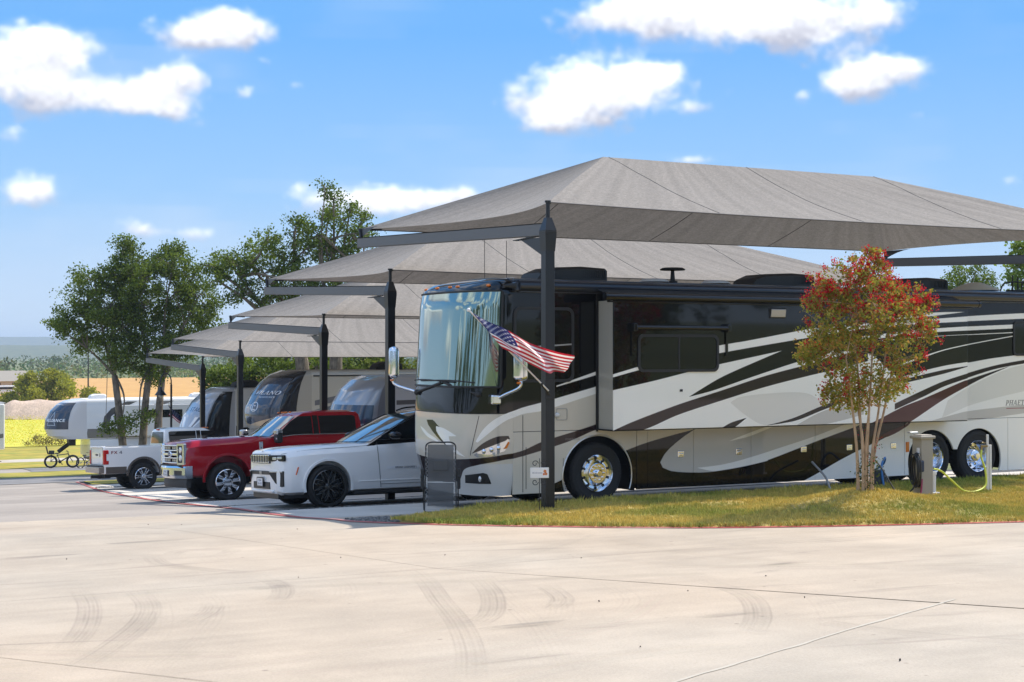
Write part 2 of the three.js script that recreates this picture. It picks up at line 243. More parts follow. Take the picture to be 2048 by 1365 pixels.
  // older, greyer lane beyond
  const oldT = dataTex(512, (x, y) => { const n = fbm(x * 6, y * 6, 6, 6), f = hash(Math.floor(x * 512), Math.floor(y * 512)); return [.585, .552, .52].map((k) => k * (1 + (n - .5) * .22 + (f - .5) * .10)); });
  const lane = sheet(2, 60, (a, b) => { const v = lerp(3.9, 75, b), L = v < 5.36 ? -4.3 - (v - 4) * 2.9 : v < 12.8 ? -8.35 - (v - 5.36) * 2.91 : -30; return [lerp(L, R(v) + .09, a), G(v) - .004, -v]; });
  { const uv = lane.attributes.uv, p = lane.attributes.position; for (let i = 0; i < p.count; i++) uv.setXY(i, p.getX(i) / 9, p.getZ(i) / 9); }
  struct('lane', lane, std(0xffffff, .9, { map: oldT, bumpMap: grainTex, bumpScale: .002 }), 'worn grey concrete lane running away past the parked vehicles', 'road');
  const asT = dataTex(256, (x, y) => { const n = fbm(x * 6, y * 6, 4, 6), f = hash(Math.floor(x * 256), Math.floor(y * 256)); return [.47, .465, .47].map((k) => k * (1 + (n - .5) * .25 + (f - .5) * .2)); });
  const sp = (v0, v1, f, h, uvs) => { const g = sheet(6, 8, (a, b) => { const v = lerp(v0, v1, b), [l, r] = f(v); return [lerp(l, r, a), G(v) + h, -v]; }); const uv = g.attributes.uv, p = g.attributes.position; for (let i = 0; i < p.count; i++) uv.setXY(i, p.getX(i) / uvs, p.getZ(i) / uvs); return g; };
  struct('asphalt_spur', sp(38.5, 47, (v) => [-40, 40], .012, 5), std(0xffffff, .92, { map: asT }), 'grey asphalt side road crossing behind the lane', 'road');
  struct('asphalt_pad', sp(57, 66, (v) => [R(v) - 1, 40], .02, 5), std(0xffffff, .92, { map: asT }), 'dark asphalt pad beneath the bicycles', 'pavement');
  struct('footpath', sp(74, 77, (v) => [-60, 60], .02, 5), std(lin(.42, .38, .33), .9), 'pale footpath crossing the far lawn', 'path');
  const lawnT = dataTex(256, (x, y) => { const n = fbm(x * 10, y * 10, 5, 10), k = fbm(x * 4 + .3, y * 4, 3, 4); return [.40 + .24 * n + .12 * k, .46 + .16 * n, .14 + .1 * n]; });
  const far = std(0xffffff, .95, { map: lawnT });
  struct('far_lawn', [sp(47.2, 56.8, (v) => [R(v) - 3, 60], .016, 6), sp(66.2, 74, (v) => [-60, 60], .014, 6), sp(77, 92, (v) => [-60, 60], .014, 6)], far, 'mown lawn between the side road and the flower field', 'lawn');
  struct('lane_island', [sp(34.2, 38.3, (v) => [R(v) + .25, 14], .03, 3)], far, 'grass island at the end of the pad row', 'lawn');
  const yT = dataTex(256, (x, y) => { const n = fbm(x * 14, y * 14, 5, 14), k = fbm(x * 4, y * 4, 4, 4); return [.64 + .16 * n, .62 + .12 * n + .04 * k, .19 + .1 * n]; });
  struct('flower_field', sp(92, 158, (v) => [-6, 70], .05, 7), std(0xffffff, .95, { map: yT }), 'bright yellow wildflower meadow', 'field');
  const oT = dataTex(256, (x, y) => { const n = fbm(x * 14, y * 14, 5, 14); return [.66 + .12 * n, .485 + .14 * n, .25 + .1 * n]; });
  struct('crop_field', sp(185, 470, (v) => [-400, 600], .06, 30), std(0xffffff, .95, { map: oT }), 'ripe orange crop field below the far woods', 'field');
}
// painted red edge line
struct('red_edge_line', sheet(180, 1, (a, b) => { const v = lerp(-9, 40, Math.pow(a, 1.3)), d = (R(v + .05) - R(v - .05)) / .1, L = Math.hypot(1, d), w = .13 * (b - .5); return [R(v) - w / L * 1 * 1, G(v) + .011, -(v + w * d / L)]; }),
  std(0xffffff, .85, { map: dataTex(256, (x, y) => { const n = fbm(x * 30, y * 10, 4, 30), w = sst(.50, .62, n); return [lerp(.66, .70, w), lerp(.27, .56, w), lerp(.26, .53, w)]; }) }), 'worn red paint line along the edge of the road', 'line').userData.kind = 'structure';
// concrete pads, stepped down the slope, with gravel between
const gravT = dataTex(512, (x, y) => { const n = vn(x * 110, y * 110, 110), m = fbm(x * 8, y * 8, 3, 8); return .10 + .30 * n * n + .14 * m; });
{
  const g = sheet(4, 60, (a, b) => { const v = lerp(-1.6, 38, b); return [lerp(Math.max(R(v) + .05, v < -.4 ? -4.6 : -9), 16, a), G(v) - .012 + (v < 0 ? .004 : 0), -v]; });
  const uv = g.attributes.uv, p = g.attributes.position; for (let i = 0; i < p.count; i++) uv.setXY(i, p.getX(i) / 1.5, p.getZ(i) / 1.5);
  struct('gravel_bed', g, std(0xffffff, .95, { map: gravT, bumpMap: gravT, bumpScale: .02 }), 'dark grey gravel between the concrete pads', 'gravel');
}
const PADS = [[-.45, 3.2, -.06, 0], [4.2, 6.9], [7.5, 10.6], [11.1, 14.0], [14.9, 18.3], [19.3, 22.4], [23.9, 27.0], [27.6, 30.7], [31.6, 34.4]].map(([a, b, s = -.05, y0]) => ({ a, b, s, y0: y0 ?? G((a + b) / 2) - s * (a + b) / 2 }));
const padY = (i, v) => PADS[i].y0 + PADS[i].s * v;
const padMat = (() => { const t = dataTex(512, (x, y) => { const n = fbm(x * 5, y * 5, 6, 5), f = hash(Math.floor(x * 512), Math.floor(y * 512)), s = fbm(x * 20 + .2, y * 3, 3, 20); return [.735, .71, .675].map((k) => k * (1 + (n - .5) * .20 + (f - .5) * .06 + (s - .5) * .05)); }); return std(0xffffff, .85, { map: t, bumpMap: grainTex, bumpScale: .0015 }); })();
PADS.forEach((q, i) => {
  const n = 10, segs = [[null, .9], [.915, 6], [6.015, 14]]; // control joints
  const o = new THREE.Group(); o.name = numbered('concrete_pad'); scene.add(o);
  tag(o, ['concrete pad under the black and silver motorhome', 'concrete pad under the white sport utility vehicle', 'empty concrete pad behind the white sport utility vehicle', 'concrete pad under the red pickup truck', 'concrete pad under the silver travel trailer', 'empty concrete pad beyond the silver trailer', 'concrete pad under the tan fifth wheel trailer', 'concrete pad under the white pickup truck', 'concrete pad under the black and white trailer'][i], 'pavement', null, 'structure');
  for (const [s0, s1] of segs) {
    const f = (a, b) => { const v = lerp(q.a, q.b, b), L = s0 ?? R(v) + .08; return [lerp(L, s1, a), q.y0 + q.s * v, -v]; };
    const top = sheet(1, n, f), side = [];
    for (const b of [0, 1]) side.push(sheet(1, 1, (a, h) => { const r = f(a, b); return [r[0], r[1] - h * .45, r[2]]; }));
    side.push(sheet(n, 1, (b, h) => { const r = f(0, b); return [r[0], r[1] - h * .45, r[2]]; }));
    const gg = mg([top, ...side]), uv = gg.attributes.uv, p = gg.attributes.position; for (let k = 0; k < p.count; k++) uv.setXY(k, p.getX(k) / 4, (p.getZ(k) + p.getY(k)) / 4);
    mesh('pad_slab', gg, padMat, o);
  }
});
// lawn strip with planting mound
const dryness = (u, v) => .35 + .65 * sst(.28, .52, fbm(u * .55 + 20, v * .8 + 3, 4) * .75 + .25 * fbm(u * 3, v * 3, 3));
{
  const nu = 90, nv = 40, g = sheet(nu, nv, (a, b) => { const v = lerp(-9.5, -.5, b), L = Math.max(R(v) + .05, v > -1.5 ? -4.5 + (v + 1.5) * 2.0 : -9); const u = lerp(L, 16, Math.pow(a, 1.4)); const e = Math.min(1, (u - L) / .2); return [u, lerp(G(v) + .0, lawnY(u, v), e), -v]; });
  const p = g.attributes.position, c = new Float32Array(p.count * 3);
  for (let i = 0; i < p.count; i++) { const d = dryness(p.getX(i), -p.getZ(i)); c.set([lerp(.16, .36, d), lerp(.17, .27, d), lerp(.04, .08, d)], i * 3); }
  g.setAttribute('color', new THREE.BufferAttribute(c, 3));
  struct('lawn', g, std(0xffffff, .95, { vertexColors: true }), 'dry green and straw lawn strip with a mound in front of the motorhome', 'lawn');
  // blades
  reseed(99);
  const blades = []; for (let k = 0; k < 6; k++) { const a = rr(0, 6.28), l = rr(.03, .06), w = .0045, x = rr(-.025, .025), z = rr(-.025, .025), q = new THREE.BufferGeometry(), dx = Math.cos(a), dz = Math.sin(a), lean = rr(.1, .7) * l; q.setAttribute('position', new THREE.Float32BufferAttribute([x - dz * w, 0, z + dx * w, x + dz * w, 0, z - dx * w, x + dx * lean, l, z + dz * lean], 3)); q.computeVertexNormals(); blades.push(q); }
  const bg = mg(blades), n = 78000, im = new THREE.InstancedMesh(bg, std(0xffffff, .9), n), m4 = new THREE.Matrix4(), col = new THREE.Color(); let k = 0;
  while (k < n) {
    const v = rr(-7.6, -.42), u = rr(-4.6, 9.8); if (u < R(v) + .03 || (v > -1.5 && u < -4.55 + (v + 1.5) * 2.0) || (v > -.5 && u < -3)) continue;
    if (fbm(u * 2.2 + 5, v * 2.2, 3) < .34 && rnd() < .6) continue;
    const s = rr(.6, 1.25) * (1 + 1.0 * sst(-1.1, -.5, v) * rnd() + .35 * sst(.3, 0, u - R(v)));
    m4.compose(V3(u, lawnY(u, v) - .008, -v), new THREE.Quaternion().setFromEuler(new THREE.Euler(rr(-.3, .3), rr(0, 6.28), rr(-.3, .3))), V3(1, 1, 1).multiplyScalar(s)); im.setMatrixAt(k, m4);
    let d = dryness(u, v) + rr(-.3, .3); d -= .5 * sst(.55, .05, u - R(v)) + .35 * sst(-1.6, -.6, v); d = Math.min(1, Math.max(0, d)); const b = rr(.7, 1.25);
    col.setRGB(lerp(.22, .66, d) * b, lerp(.29, .50, d) * b, lerp(.04, .12, d) * b); im.setColorAt(k, col); k++;
  }
  im.name = 'lawn_grass'; im.castShadow = im.receiveShadow = true; scene.add(im); tag(im, 'short green and straw coloured grass blades of the lawn strip', 'grass', null, 'stuff');
  // loose gravel stones
  const st = fix(new THREE.DodecahedronGeometry(.5, 0)), gi = new THREE.InstancedMesh(st, std(0xffffff, .9), 9000); k = 0;
  while (k < 9000) {
    const z = rnd(); let u, v; if (z < .35) { v = rr(-1.45, -.42); u = rr(-4.7, -2.4); if (u < R(v) + .08 || u > -3.9 + (v + 1.5) * 2.0) continue; } else if (z < .6) { v = rr(3.2, 4.2); u = rr(-4.6, 3); } else if (z < .75) { v = rr(6.9, 7.5); u = rr(-4.2, 4); } else { v = [10.85, 14.45, 27.3, 31.1][Math.floor(rnd() * 4)] + rr(-.35, .35); u = rr(R(v), 4); }
    const s = rr(.015, .05); m4.compose(V3(u, G(v) + .005, -v), new THREE.Quaternion().setFromEuler(new THREE.Euler(rr(0, 6), rr(0, 6), 0)), V3(s, s * .7, s * 1.1)); gi.setMatrixAt(k, m4); const b = rr(.05, .26); col.setRGB(b, b * .97, b * .93); gi.setColorAt(k, col); k++;
  }
  gi.name = 'loose_gravel'; gi.castShadow = gi.receiveShadow = true; scene.add(gi); tag(gi, 'loose dark gravel stones along the pad edges', 'gravel', null, 'stuff');
}

// ---------- wheels ----------
const barShape = (p, q, w, w2 = w) => { const a = Math.atan2(q[1] - p[1], q[0] - p[0]) + Math.PI / 2, c = Math.cos(a), s = Math.sin(a); return [[p[0] + c * w / 2, p[1] + s * w / 2], [p[0] - c * w / 2, p[1] - s * w / 2], [q[0] - c * w2 / 2, q[1] - s * w2 / 2], [q[0] + c * w2 / 2, q[1] + s * w2 / 2]]; };
const polar = (r, a) => [r * Math.cos(a), r * Math.sin(a)];
const wheelCache = {};
function wheelGeo(r, w, R1, style) {
  const key = [r, w, R1, style].join(); if (wheelCache[key]) return wheelCache[key];
  const h = w / 2, tyre = [lathe([[R1 - .01, -h + .03], [R1 + .01, -h], [lerp(R1, r, .5), -h - .008], [r * .94, -h + .004], [r * .985, -h * .8], [r, -h * .62], [r, h * .62], [r * .985, h * .8], [r * .94, h - .004], [lerp(R1, r, .55), h + .008], [lerp(R1, r, .5), h + .004], [R1 + .01, h], [R1 - .01, h - .03]], 56, 'z')];
  const nb = 60; for (let k = 0; k < nb; k++) for (const s of [-1, 1]) { const b = bx(-.016, .016, -.006, .006, h * .34, h * .74); tyre.push(tr(b, 0, 0, 0, 0, 0, 0).translate(0, r - .001, s < 0 ? -h * 1.08 : 0).rotateZ(k / nb * Math.PI * 2 + (s < 0 ? .05 : 0))); }
  let rim = [], dark = [];
  if (style === 'coach_front') {
    rim = [lathe([[R1, h - .02], [R1 - .006, h + .012], [R1 - .02, h - .005], [R1 - .05, h - .045], [R1 - .085, h - .05], [R1 - .10, h - .035], [R1 - .125, h], [R1 - .14, h + .03], [R1 - .15, h + .035], [.065, h + .03], [.06, h + .085], [.045, h + .095], [.001, h + .095]].map(([a, b]) => [a, b]), 48, 'z')];
    for (let k = 0; k < 10; k++) { const [x, y] = polar(R1 - .066, k * .628 + .3); dark.push(cy('z', .021, .02, x, y, h - .04, 14)); const [u, v] = polar(.115, k * .628); rim.push(cy('z', .014, .05, u, v, h + .05, 6)); }
  } else if (style === 'coach_rear') {
    rim = [lathe([[R1, h - .02], [R1 - .006, h + .012], [R1 - .02, h], [R1 - .035, h - .14], [R1 - .06, h - .18], [.19, h - .19], [.15, h - .17], [.14, h - .11], [.12, h - .06], [.1, h - .045], [.06, h - .04], [.055, h + .01], [.001, h + .012]], 48, 'z')];
    for (let k = 0; k < 10; k++) { const [x, y] = polar(.205, k * .628 + .3); dark.push(cy('z', .021, .02, x, y, h - .184, 12)); const [u, v] = polar(.165, k * .628); rim.push(cy('z', .013, .05, u, v, h - .15, 6)); }
  } else {
    dark = [lathe([[R1, h - .015], [R1 - .015, h - .03], [R1 - .03, h - .11], [.05, h - .11], [.001, h - .11]], 40, 'z'), lathe([[.16, h - .1], [.16, h - .085], [.001, h - .085]], 24, 'z')];
    rim = [lathe([[R1 - .004, h - .03], [R1 + .006, h - .004], [R1 - .006, h + .002], [R1 - .018, h - .02], [R1 - .02, h - .06]], 48, 'z')];
    const e = (poly, z0, z1) => ex(poly, z0, z1, .004);
    if (style === 'mesh') for (let k = 0; k < 8; k++) { const a = k * Math.PI / 4; rim.push(e(barShape(polar(.04, a), polar(R1 * .52, a), .034, .024), h - .05, h - .012)); for (const s of [-1, 1]) { rim.push(e(barShape(polar(R1 * .5, a), polar(R1 - .01, a + s * .27), .02), h - .048, h - .01)); rim.push(e(barShape(polar(R1 * .3, a), polar(R1 * .74, a + s * .32), .015), h - .055, h - .022)); } }
    if (style === 'eight') for (let k = 0; k < 8; k++) { const a = k * Math.PI / 4 + .2; rim.push(e(barShape(polar(.11, a), polar(R1 - .008, a), .062, .10), h - .06, h - .012)); }
    if (style === 'vee') for (let k = 0; k < 6; k++) { const a = k * Math.PI / 3; for (const s of [-1, 1]) { rim.push(e(barShape(polar(.05, a + s * .35), polar(R1 - .01, a + s * .17), .03, .034), h - .05, h - .008)); } rim.push(e(barShape(polar(R1 * .62, a + .26), polar(R1 * .62, a - .26), .02), h - .05, h - .012)); }
    if (style === 'trailer') for (let k = 0; k < 6; k++) { const a = k * Math.PI / 3; rim.push(e(barShape(polar(.03, a), polar(R1 - .008, a), .05, .035), h - .06, h - .012)); }
    const hub = style === 'eight' ? .12 : .065; rim.push(lathe([[hub, h - .05], [hub, h - .008], [hub * .7, h], [.001, h + .004]], 24, 'z'));
    for (let k = 0; k < 8; k++) { const [x, y] = polar(hub * .78, k * Math.PI / 4 + .39); rim.push(cy('z', .011, .02, x, y, h + .004, 6)); }
  }
  return wheelCache[key] = { tyre: smooth(mg(tyre), .5), rim: smooth(mg(rim), .5), ...(style.startsWith('coach') ? { holes: dark } : { dark: smooth(mg(dark), .5) }) };
}
function wheel(parent, x, y, z, r, w, R1, style, rimMat, darkMat = M.black) {
  const o = part('wheel', parent), g = wheelGeo(r, w, R1, style); o.position.set(x, y, z); if (z < 0) o.rotation.y = Math.PI;
  mesh('tyre', g.tyre, M.rubber, o); mesh('rim', g.rim, rimMat, o); if (g.holes) for (const q of g.holes) mesh('hand_hole', q, M.black, o); else mesh('rim_well', g.dark, darkMat, o); return o;
}

// ---------- motorhome ----------
function curvePath(c, pts, X, Y) {
  const n = pts.length, P = pts.map((p) => [X(p[0]), Y(p[1])]);
  const tan = P.map((p, i) => { const a = P[(i + n - 1) % n], b = P[(i + 1) % n], d1 = [p[0] - a[0], p[1] - a[1]], d2 = [b[0] - p[0], b[1] - p[1]], l1 = Math.hypot(...d1) || 1, l2 = Math.hypot(...d2) || 1; const cs = (d1[0] * d2[0] + d1[1] * d2[1]) / l1 / l2; if (cs < .8) return [0, 0]; const tx = b[0] - a[0], ty = b[1] - a[1], L = Math.hypot(tx, ty) || 1; return [tx / L, ty / L]; });
  c.beginPath(); c.moveTo(...P[0]);
  for (let i = 0; i < n; i++) { const a = P[i], b = P[(i + 1) % n], L = Math.hypot(b[0] - a[0], b[1] - a[1]) / 3, ta = tan[i], tb = tan[(i + 1) % n]; c.bezierCurveTo(a[0] + ta[0] * L, a[1] + ta[1] * L, b[0] - tb[0] * L, b[1] - tb[1] * L, ...b); }
  c.closePath(); c.fill();
}
const K = { k: '#0b0b0e', w: '#f5f2ea', c: '#cec6b6', g: '#c6c1b8', l: '#e2ded5', b: '#2a1f21', m: '#4a2426' };
{
  const t = thing('motorhome', 'large black, white and silver motorhome with swooping stripes under the nearest canopy', 'motorhome', [0, 0, -1.275]);
  const Z = 1.275;
  const S = [['k'], ['w', [[-.15, 2.13], [.45, 2.28], [2.01, 2.62], [2.7, 2.72], [4.21, 2.96], [4.21, 2.8], [2.01, 2.49], [.5, 2.23], [-.15, 2.08]]], ['w', [[-.15, 1.88], [.78, 2.05], [1.46, 2.19], [1.64, 2.23], [2.02, 2.22], [2.06, 2.31], [3.45, 2.55], [2.86, 2.35], [2.11, 2.08], [1.47, 1.77], [1.96, 1.87], [2.7, 2.07], [3.7, 2.33], [4.29, 2.46], [4.6, 2.55], [4.6, 1.0], [-.15, 1.12]]], ['w', [[4.3, 2.46], [5.35, 2.52], [6.1, 2.05], [6.69, 2.17], [7.35, 2.28], [7.9, 2.34], [7.9, 1.1], [4.3, 1.1]]],
    ['b', [[-.03, 1.24], [.33, 1.37], [1.24, 1.64], [2.15, 1.87], [3.08, 2.11], [3.9, 2.28], [4.74, 2.46], [5.4, 2.58], [5.4, 2.36], [4.74, 2.23], [4.06, 2.11], [3.08, 1.92], [2.15, 1.7], [1.24, 1.47], [.5, 1.23]]], ['l', [[2.52, 1.75], [3.08, 1.8], [3.66, 1.82], [4.02, 1.79], [4.25, 1.69], [4.37, 1.59], [3.66, 1.37], [3.08, 1.26], [2.7, 1.41], [2.33, 1.66]]], ['k', [[3.1, 1.25], [3.66, 1.36], [4.37, 1.58], [4.78, 1.68], [4.78, 1.61], [4.37, 1.5], [3.74, 1.32]]], ['k', [[2.05, 1.18], [2.33, 1.31], [2.67, 1.39], [2.3, 1.18]]], ['g', [[3.7, 1.21], [4.25, 1.44], [4.78, 1.57], [5.3, 1.66], [5.3, 1.4], [4.78, 1.3], [4.06, 1.2]]],
    ['w', [[5.84, 3.16], [7.04, 3.26], [7.8, 3.28], [7.04, 3.2], [5.84, 3.1]]], ['w', [[3.94, 2.91], [5.35, 3.04], [6.84, 3.13], [7.9, 3.2], [7.9, 3.1], [6.84, 3.05], [5.35, 2.94], [3.94, 2.78]]], ['w', [[5.26, 2.81], [7.02, 2.96], [7.9, 3.01], [7.9, 2.93], [7.02, 2.89], [5.26, 2.73]]], ['w', [[5.74, 2.74], [7.02, 2.82], [7.9, 2.86], [7.9, 2.85], [7.02, 2.81], [5.74, 2.72]]], ['w', [[6.04, 2.27], [6.74, 2.45], [7.25, 2.57], [7.9, 2.68], [7.9, 2.66], [7.25, 2.55], [6.74, 2.42], [6.04, 2.24]]],
    ['b', [[6.24, 2.02], [7.25, 2.19], [7.95, 2.27], [7.25, 2.12], [6.24, 1.95]]], ['b', [[6.04, 1.58], [6.74, 1.82], [7.25, 1.98], [7.9, 2.13], [7.9, 2.04], [7.25, 1.88], [6.74, 1.7], [6.04, 1.47]]], ['m', [[5.16, 1.13], [5.57, 1.27], [6.24, 1.52], [6.74, 1.66], [7.77, 1.98], [7.9, 2.0], [7.9, 1.9], [7.25, 1.64], [6.44, 1.25], [6.04, 1.09]]], ['l', [[7.2, 1.3], [7.9, 1.52], [7.9, 1.88], [7.35, 1.62]]], ['g', [[6.94, 1.25], [7.77, 1.4], [7.9, 1.41], [7.9, 1.24]]]];
  const B = [['k'], ['c', [[-1.7, 1.53], [-1.4, 1.54], [-1.07, 1.57], [-.06, 1.83], [.32, 1.9], [.32, 1.25], [1.99, 1.25], [1.99, 1.19], [1.01, .99], [.48, .84], [.3, .78], [.3, 0], [-1.7, 0]]], ['w', [[-1.7, 1.54], [-1.6, 1.57], [-1.4, 1.63], [-1.07, 1.7], [-.06, 1.94], [.16, 1.99], [.16, 1.87], [-.06, 1.82], [-1.07, 1.56], [-1.4, 1.52], [-1.6, 1.46], [-1.7, 1.43]]], ['w', [[-.79, 1.97], [-.06, 2.19], [.16, 2.26], [.16, 2.19], [-.06, 2.13], [-.79, 1.95]]], ['b', [[-1.7, .855], [-1.6, .885], [-1.4, .93], [-1.05, 1.06], [-.52, 1.19], [-.06, 1.31], [.09, 1.36], [.24, 1.27], [.09, 1.25], [-.06, 1.22], [-.52, 1.06], [-1.05, .92], [-1.4, .84], [-1.6, .80], [-1.7, .775]]], ['k', [[-.85, .36], [-.5, .49], [-.5, 0], [-.85, 0]]],
    ['g', [[1.99, 1.19], [1.62, .99], [1.37, .8], [1.26, .64], [1.31, .55], [1.51, .48], [1.95, .44], [2.37, .44], [3.2, .54], [4.11, .71], [5.25, 1.03], [5.8, 1.23], [5.8, 1.32], [2.59, 1.39]]], ['w', [[2.03, .52], [2.59, .56], [3.2, .67], [3.91, .83], [4.64, 1.0], [5.25, 1.17], [5.8, 1.34], [5.8, 1.22], [5.25, 1.02], [4.11, .7], [3.2, .53], [2.59, .46], [2.37, .45]]], ['w', [[2.7, .96], [3.2, 1.11], [3.56, 1.2], [3.91, 1.27], [3.18, 1.04]]], ['w', [[4.42, .22], [5.26, .56], [5.84, .77], [6.34, .94], [6.75, 1.13], [6.96, 1.28], [12, 1.28], [12, 0], [4.0, 0]]], ['k', [[3.56, .6], [3.83, .67], [4.77, .93], [5.5, 1.12], [6.07, 1.26], [6.55, 1.4], [7.16, 1.39], [6.75, 1.13], [6.34, .94], [5.84, .77], [5.26, .56], [4.42, .22], [3.56, 0]]], ['m', [[5.99, .88], [6.34, 1.02], [6.8, 1.16], [6.96, 1.22], [6.88, 1.14], [6.44, .96]]],
    ['w', [[7.2, 2.2], [7.9, 2.27], [8.43, 2.32], [9.14, 2.41], [10.33, 2.5], [12, 2.55], [12, 1.1], [7.2, 1.1]]], ['w', [[7.37, 3.15], [8.43, 3.22], [10.33, 3.31], [12, 3.34], [12, 3.24], [10.33, 3.2], [8.43, 3.12], [7.37, 3.07]]], ['w', [[7.55, 2.98], [8.43, 3.02], [9.65, 3.07], [9.65, 2.99], [8.43, 2.94], [7.55, 2.9]]], ['w', [[7.55, 2.83], [9.65, 2.92], [9.65, 2.9], [7.55, 2.82]]], ['w', [[7.79, 2.57], [8.43, 2.68], [9.65, 2.85], [9.65, 2.83], [8.43, 2.66], [7.79, 2.55]]], ['b', [[7.79, 1.96], [8.43, 2.12], [9.2, 2.27], [10.33, 2.41], [10.33, 2.34], [9.2, 2.2], [8.43, 2.03], [7.79, 1.87]]], ['b', [[7.79, 1.8], [8.32, 1.96], [9.53, 2.24], [8.65, 1.96], [7.79, 1.61]]], ['l', [[7.74, 1.27], [8.6, 1.52], [10.33, 1.8], [12, 1.95], [12, 2.4], [10.33, 2.31], [9.53, 2.2], [8.65, 1.92], [7.9, 1.59]]], ['g', [[7.48, 1.22], [8.32, 1.37], [10.33, 1.49], [12, 1.5], [12, 1.4], [10.33, 1.34], [8.38, 1.19]]]];
  const draw = (list, x0, w, y0, h) => (c, W, H) => { for (const [col, poly] of list) { c.fillStyle = K[col]; if (!poly) c.fillRect(0, 0, W, H); else curvePath(c, poly, (x) => (x - x0) / w * W, (y) => H - (y - y0) / h * H); } };
  const bodyT = canvasTex(2048, 576, (c, W, H) => { draw(B, -1.6, 13.5, 0, 3.8)(c, W, H); const X = (x) => (x + 1.6) / 13.5 * W, Y = (y) => H - y / 3.8 * H; c.font = 'italic bold 22px serif'; c.fillStyle = '#8f8b86'; c.fillText('PHAETON', X(9.42), Y(1.47)); c.fillStyle = '#7c2025'; c.fillRect(X(9.45), Y(1.42), 110, 1.5); c.font = '7px sans-serif'; c.fillStyle = '#8a8580'; c.fillText('POWERGLIDE', X(-.62), Y(1.075)); });
  const slideT = canvasTex(2048, 576, draw(S, -.1, 8, 1.2, 2.25));
  const bodyM = paint(0xffffff, { map: bodyT, clearcoat: .75 }), slideM = paint(0xffffff, { map: slideT }), cham = paint(new THREE.Color(K.c)), kgloss = paint(new THREE.Color(K.k));
  const um = (g) => metric(g, -1.6, 13.5, 0, 3.8);
  const arch = (s, x, cyy, r, y0) => { const a = Math.asin((cyy - y0) / r); s.lineTo(x - r * Math.cos(a), y0); s.absarc(x, cyy, r, Math.PI + a, -a, true); };
  // near side: lower panels and bay doors
  { const s = new THREE.Shape(); s.moveTo(-1.6, .22); arch(s, 0, .46, .67, .22); s.lineTo(.775, .22); s.lineTo(.775, 1.225); s.lineTo(-1.6, 1.225); const o = mesh('fender_panel', um(ex(s, Z - .04, Z, .006, 24)), bodyM, t); mesh('arch_trim', tube(Array.from({ length: 25 }, (_, k) => { const a = -.36 + k / 24 * (Math.PI + .72); return V3(.675 * Math.cos(a), .46 + .675 * Math.sin(a), Z + .004); }), .014, 40, 6), M.alu, o); }
  { const s = new THREE.Shape(); s.moveTo(6.795, .2); const r = .6; s.lineTo(7.48 - .56, .2); s.absarc(7.48, .44, r, Math.PI + .41, .36, true); s.lineTo(8.7 - .6 * Math.cos(.36), .44 + .6 * Math.sin(.36)); s.absarc(8.7, .44, r, Math.PI - .36, -.41, true); s.lineTo(9.485, .2); s.lineTo(9.485, 1.225); s.lineTo(6.795, 1.225); mesh('rear_fender_panel', um(ex(s, Z - .04, Z, .006, 24)), bodyM, t); }
  const latch = (o, x, y) => { const l = part('latch', o); mesh('latch_frame', rb(x - .065, x + .065, y - .055, y + .055, Z - .004, Z + .016, .012), M.chrome, l); mesh('latch_pull', rb(x - .04, x + .045, y - .03, y + .015, Z + .01, Z + .028, .008), M.chrome, l); };
  for (const [a, b, lx] of [[.785, 1.0], [1.006, 1.947, 1.68], [1.953, 3.187, 2.92], [3.193, 4.637, 4.37], [4.643, 5.72, 5.44], [5.726, 6.785, 6.51], [9.495, 10.7, 10.4], [10.706, 11.8]]) { const d = mesh('bay_door', um(ex([[a, .2], [b, .2], [b, 1.225], [a, 1.225]], Z - .04, Z, .005)), bodyM, t); if (lx) latch(d, lx, .77); }
  mesh('marker_reflector', rb(6.82, 6.9, .64, .83, Z - .01, Z + .012, .006), M.amber, t);
  for (const [a, b] of [[-1.6, -.03], [7.87, 11.8]]) mesh('upper_side_panel', um(ex([[a, 1.233], [b, 1.233], [b, 3.56], [a, 3.56]], Z - .04, Z, .004)), bodyM, t);
  mesh('far_side_panel', [bx(-1.6, 11.8, 1.0, 3.56, -Z, -Z + .04), bx(.75, 6.8, .2, 1, -Z, -Z + .04), bx(-1.6, -.72, .22, 1, -Z, -Z + .04), bx(9.4, 11.8, .2, 1, -Z, -Z + .04)], kgloss, t);
  mesh('body_core', [bx(-1.55, 11.7, 1.16, 3.5, -Z + .05, Z - .06), bx(.75, 6.85, .24, 1.16, -Z + .05, Z - .06), bx(9.4, 11.7, .24, 1.16, -Z + .05, Z - .06), bx(-1.6, -.72, .26, 1.16, -Z + .05, Z - .06), bx(-.8, 9.5, .42, .7, -.5, .5), cy('z', .07, 2.1, 0, .5, 0), cy('z', .09, 2.1, 7.48, .5, 0), cy('z', .07, 2.1, 8.7, .5, 0)], M.black, t);
  mesh('mud_flap', bx(.74, .755, .18, .6, .7, Z - .03), M.plastic, t);
  mesh('rear_cap', rb(11.7, 11.95, .22, 3.56, -Z, Z, .1), kgloss, t);
  { const q = [[-Z, 3.55], [-Z + .01, 3.62], [-Z + .05, 3.68], [-Z + .16, 3.725], [-.6, 3.755], [0, 3.765], [.6, 3.755], [Z - .16, 3.725], [Z - .05, 3.68], [Z - .01, 3.62], [Z, 3.55]]; const g = ex(q.map(([z, y]) => [-z, y]), -1.6, 11.85); g.rotateY(Math.PI / 2); mesh('roof', smooth(fix(g), .5), paint(lin(.035, .036, .042)), t); }
  // steering jack
  for (const x of [-.78, 6.6]) mesh('levelling_jack', [cy('y', .045, .5, x, .26, 1.0, 12), cy('y', .13, .03, x, .02, 1.0, 20)], M.steel, t);
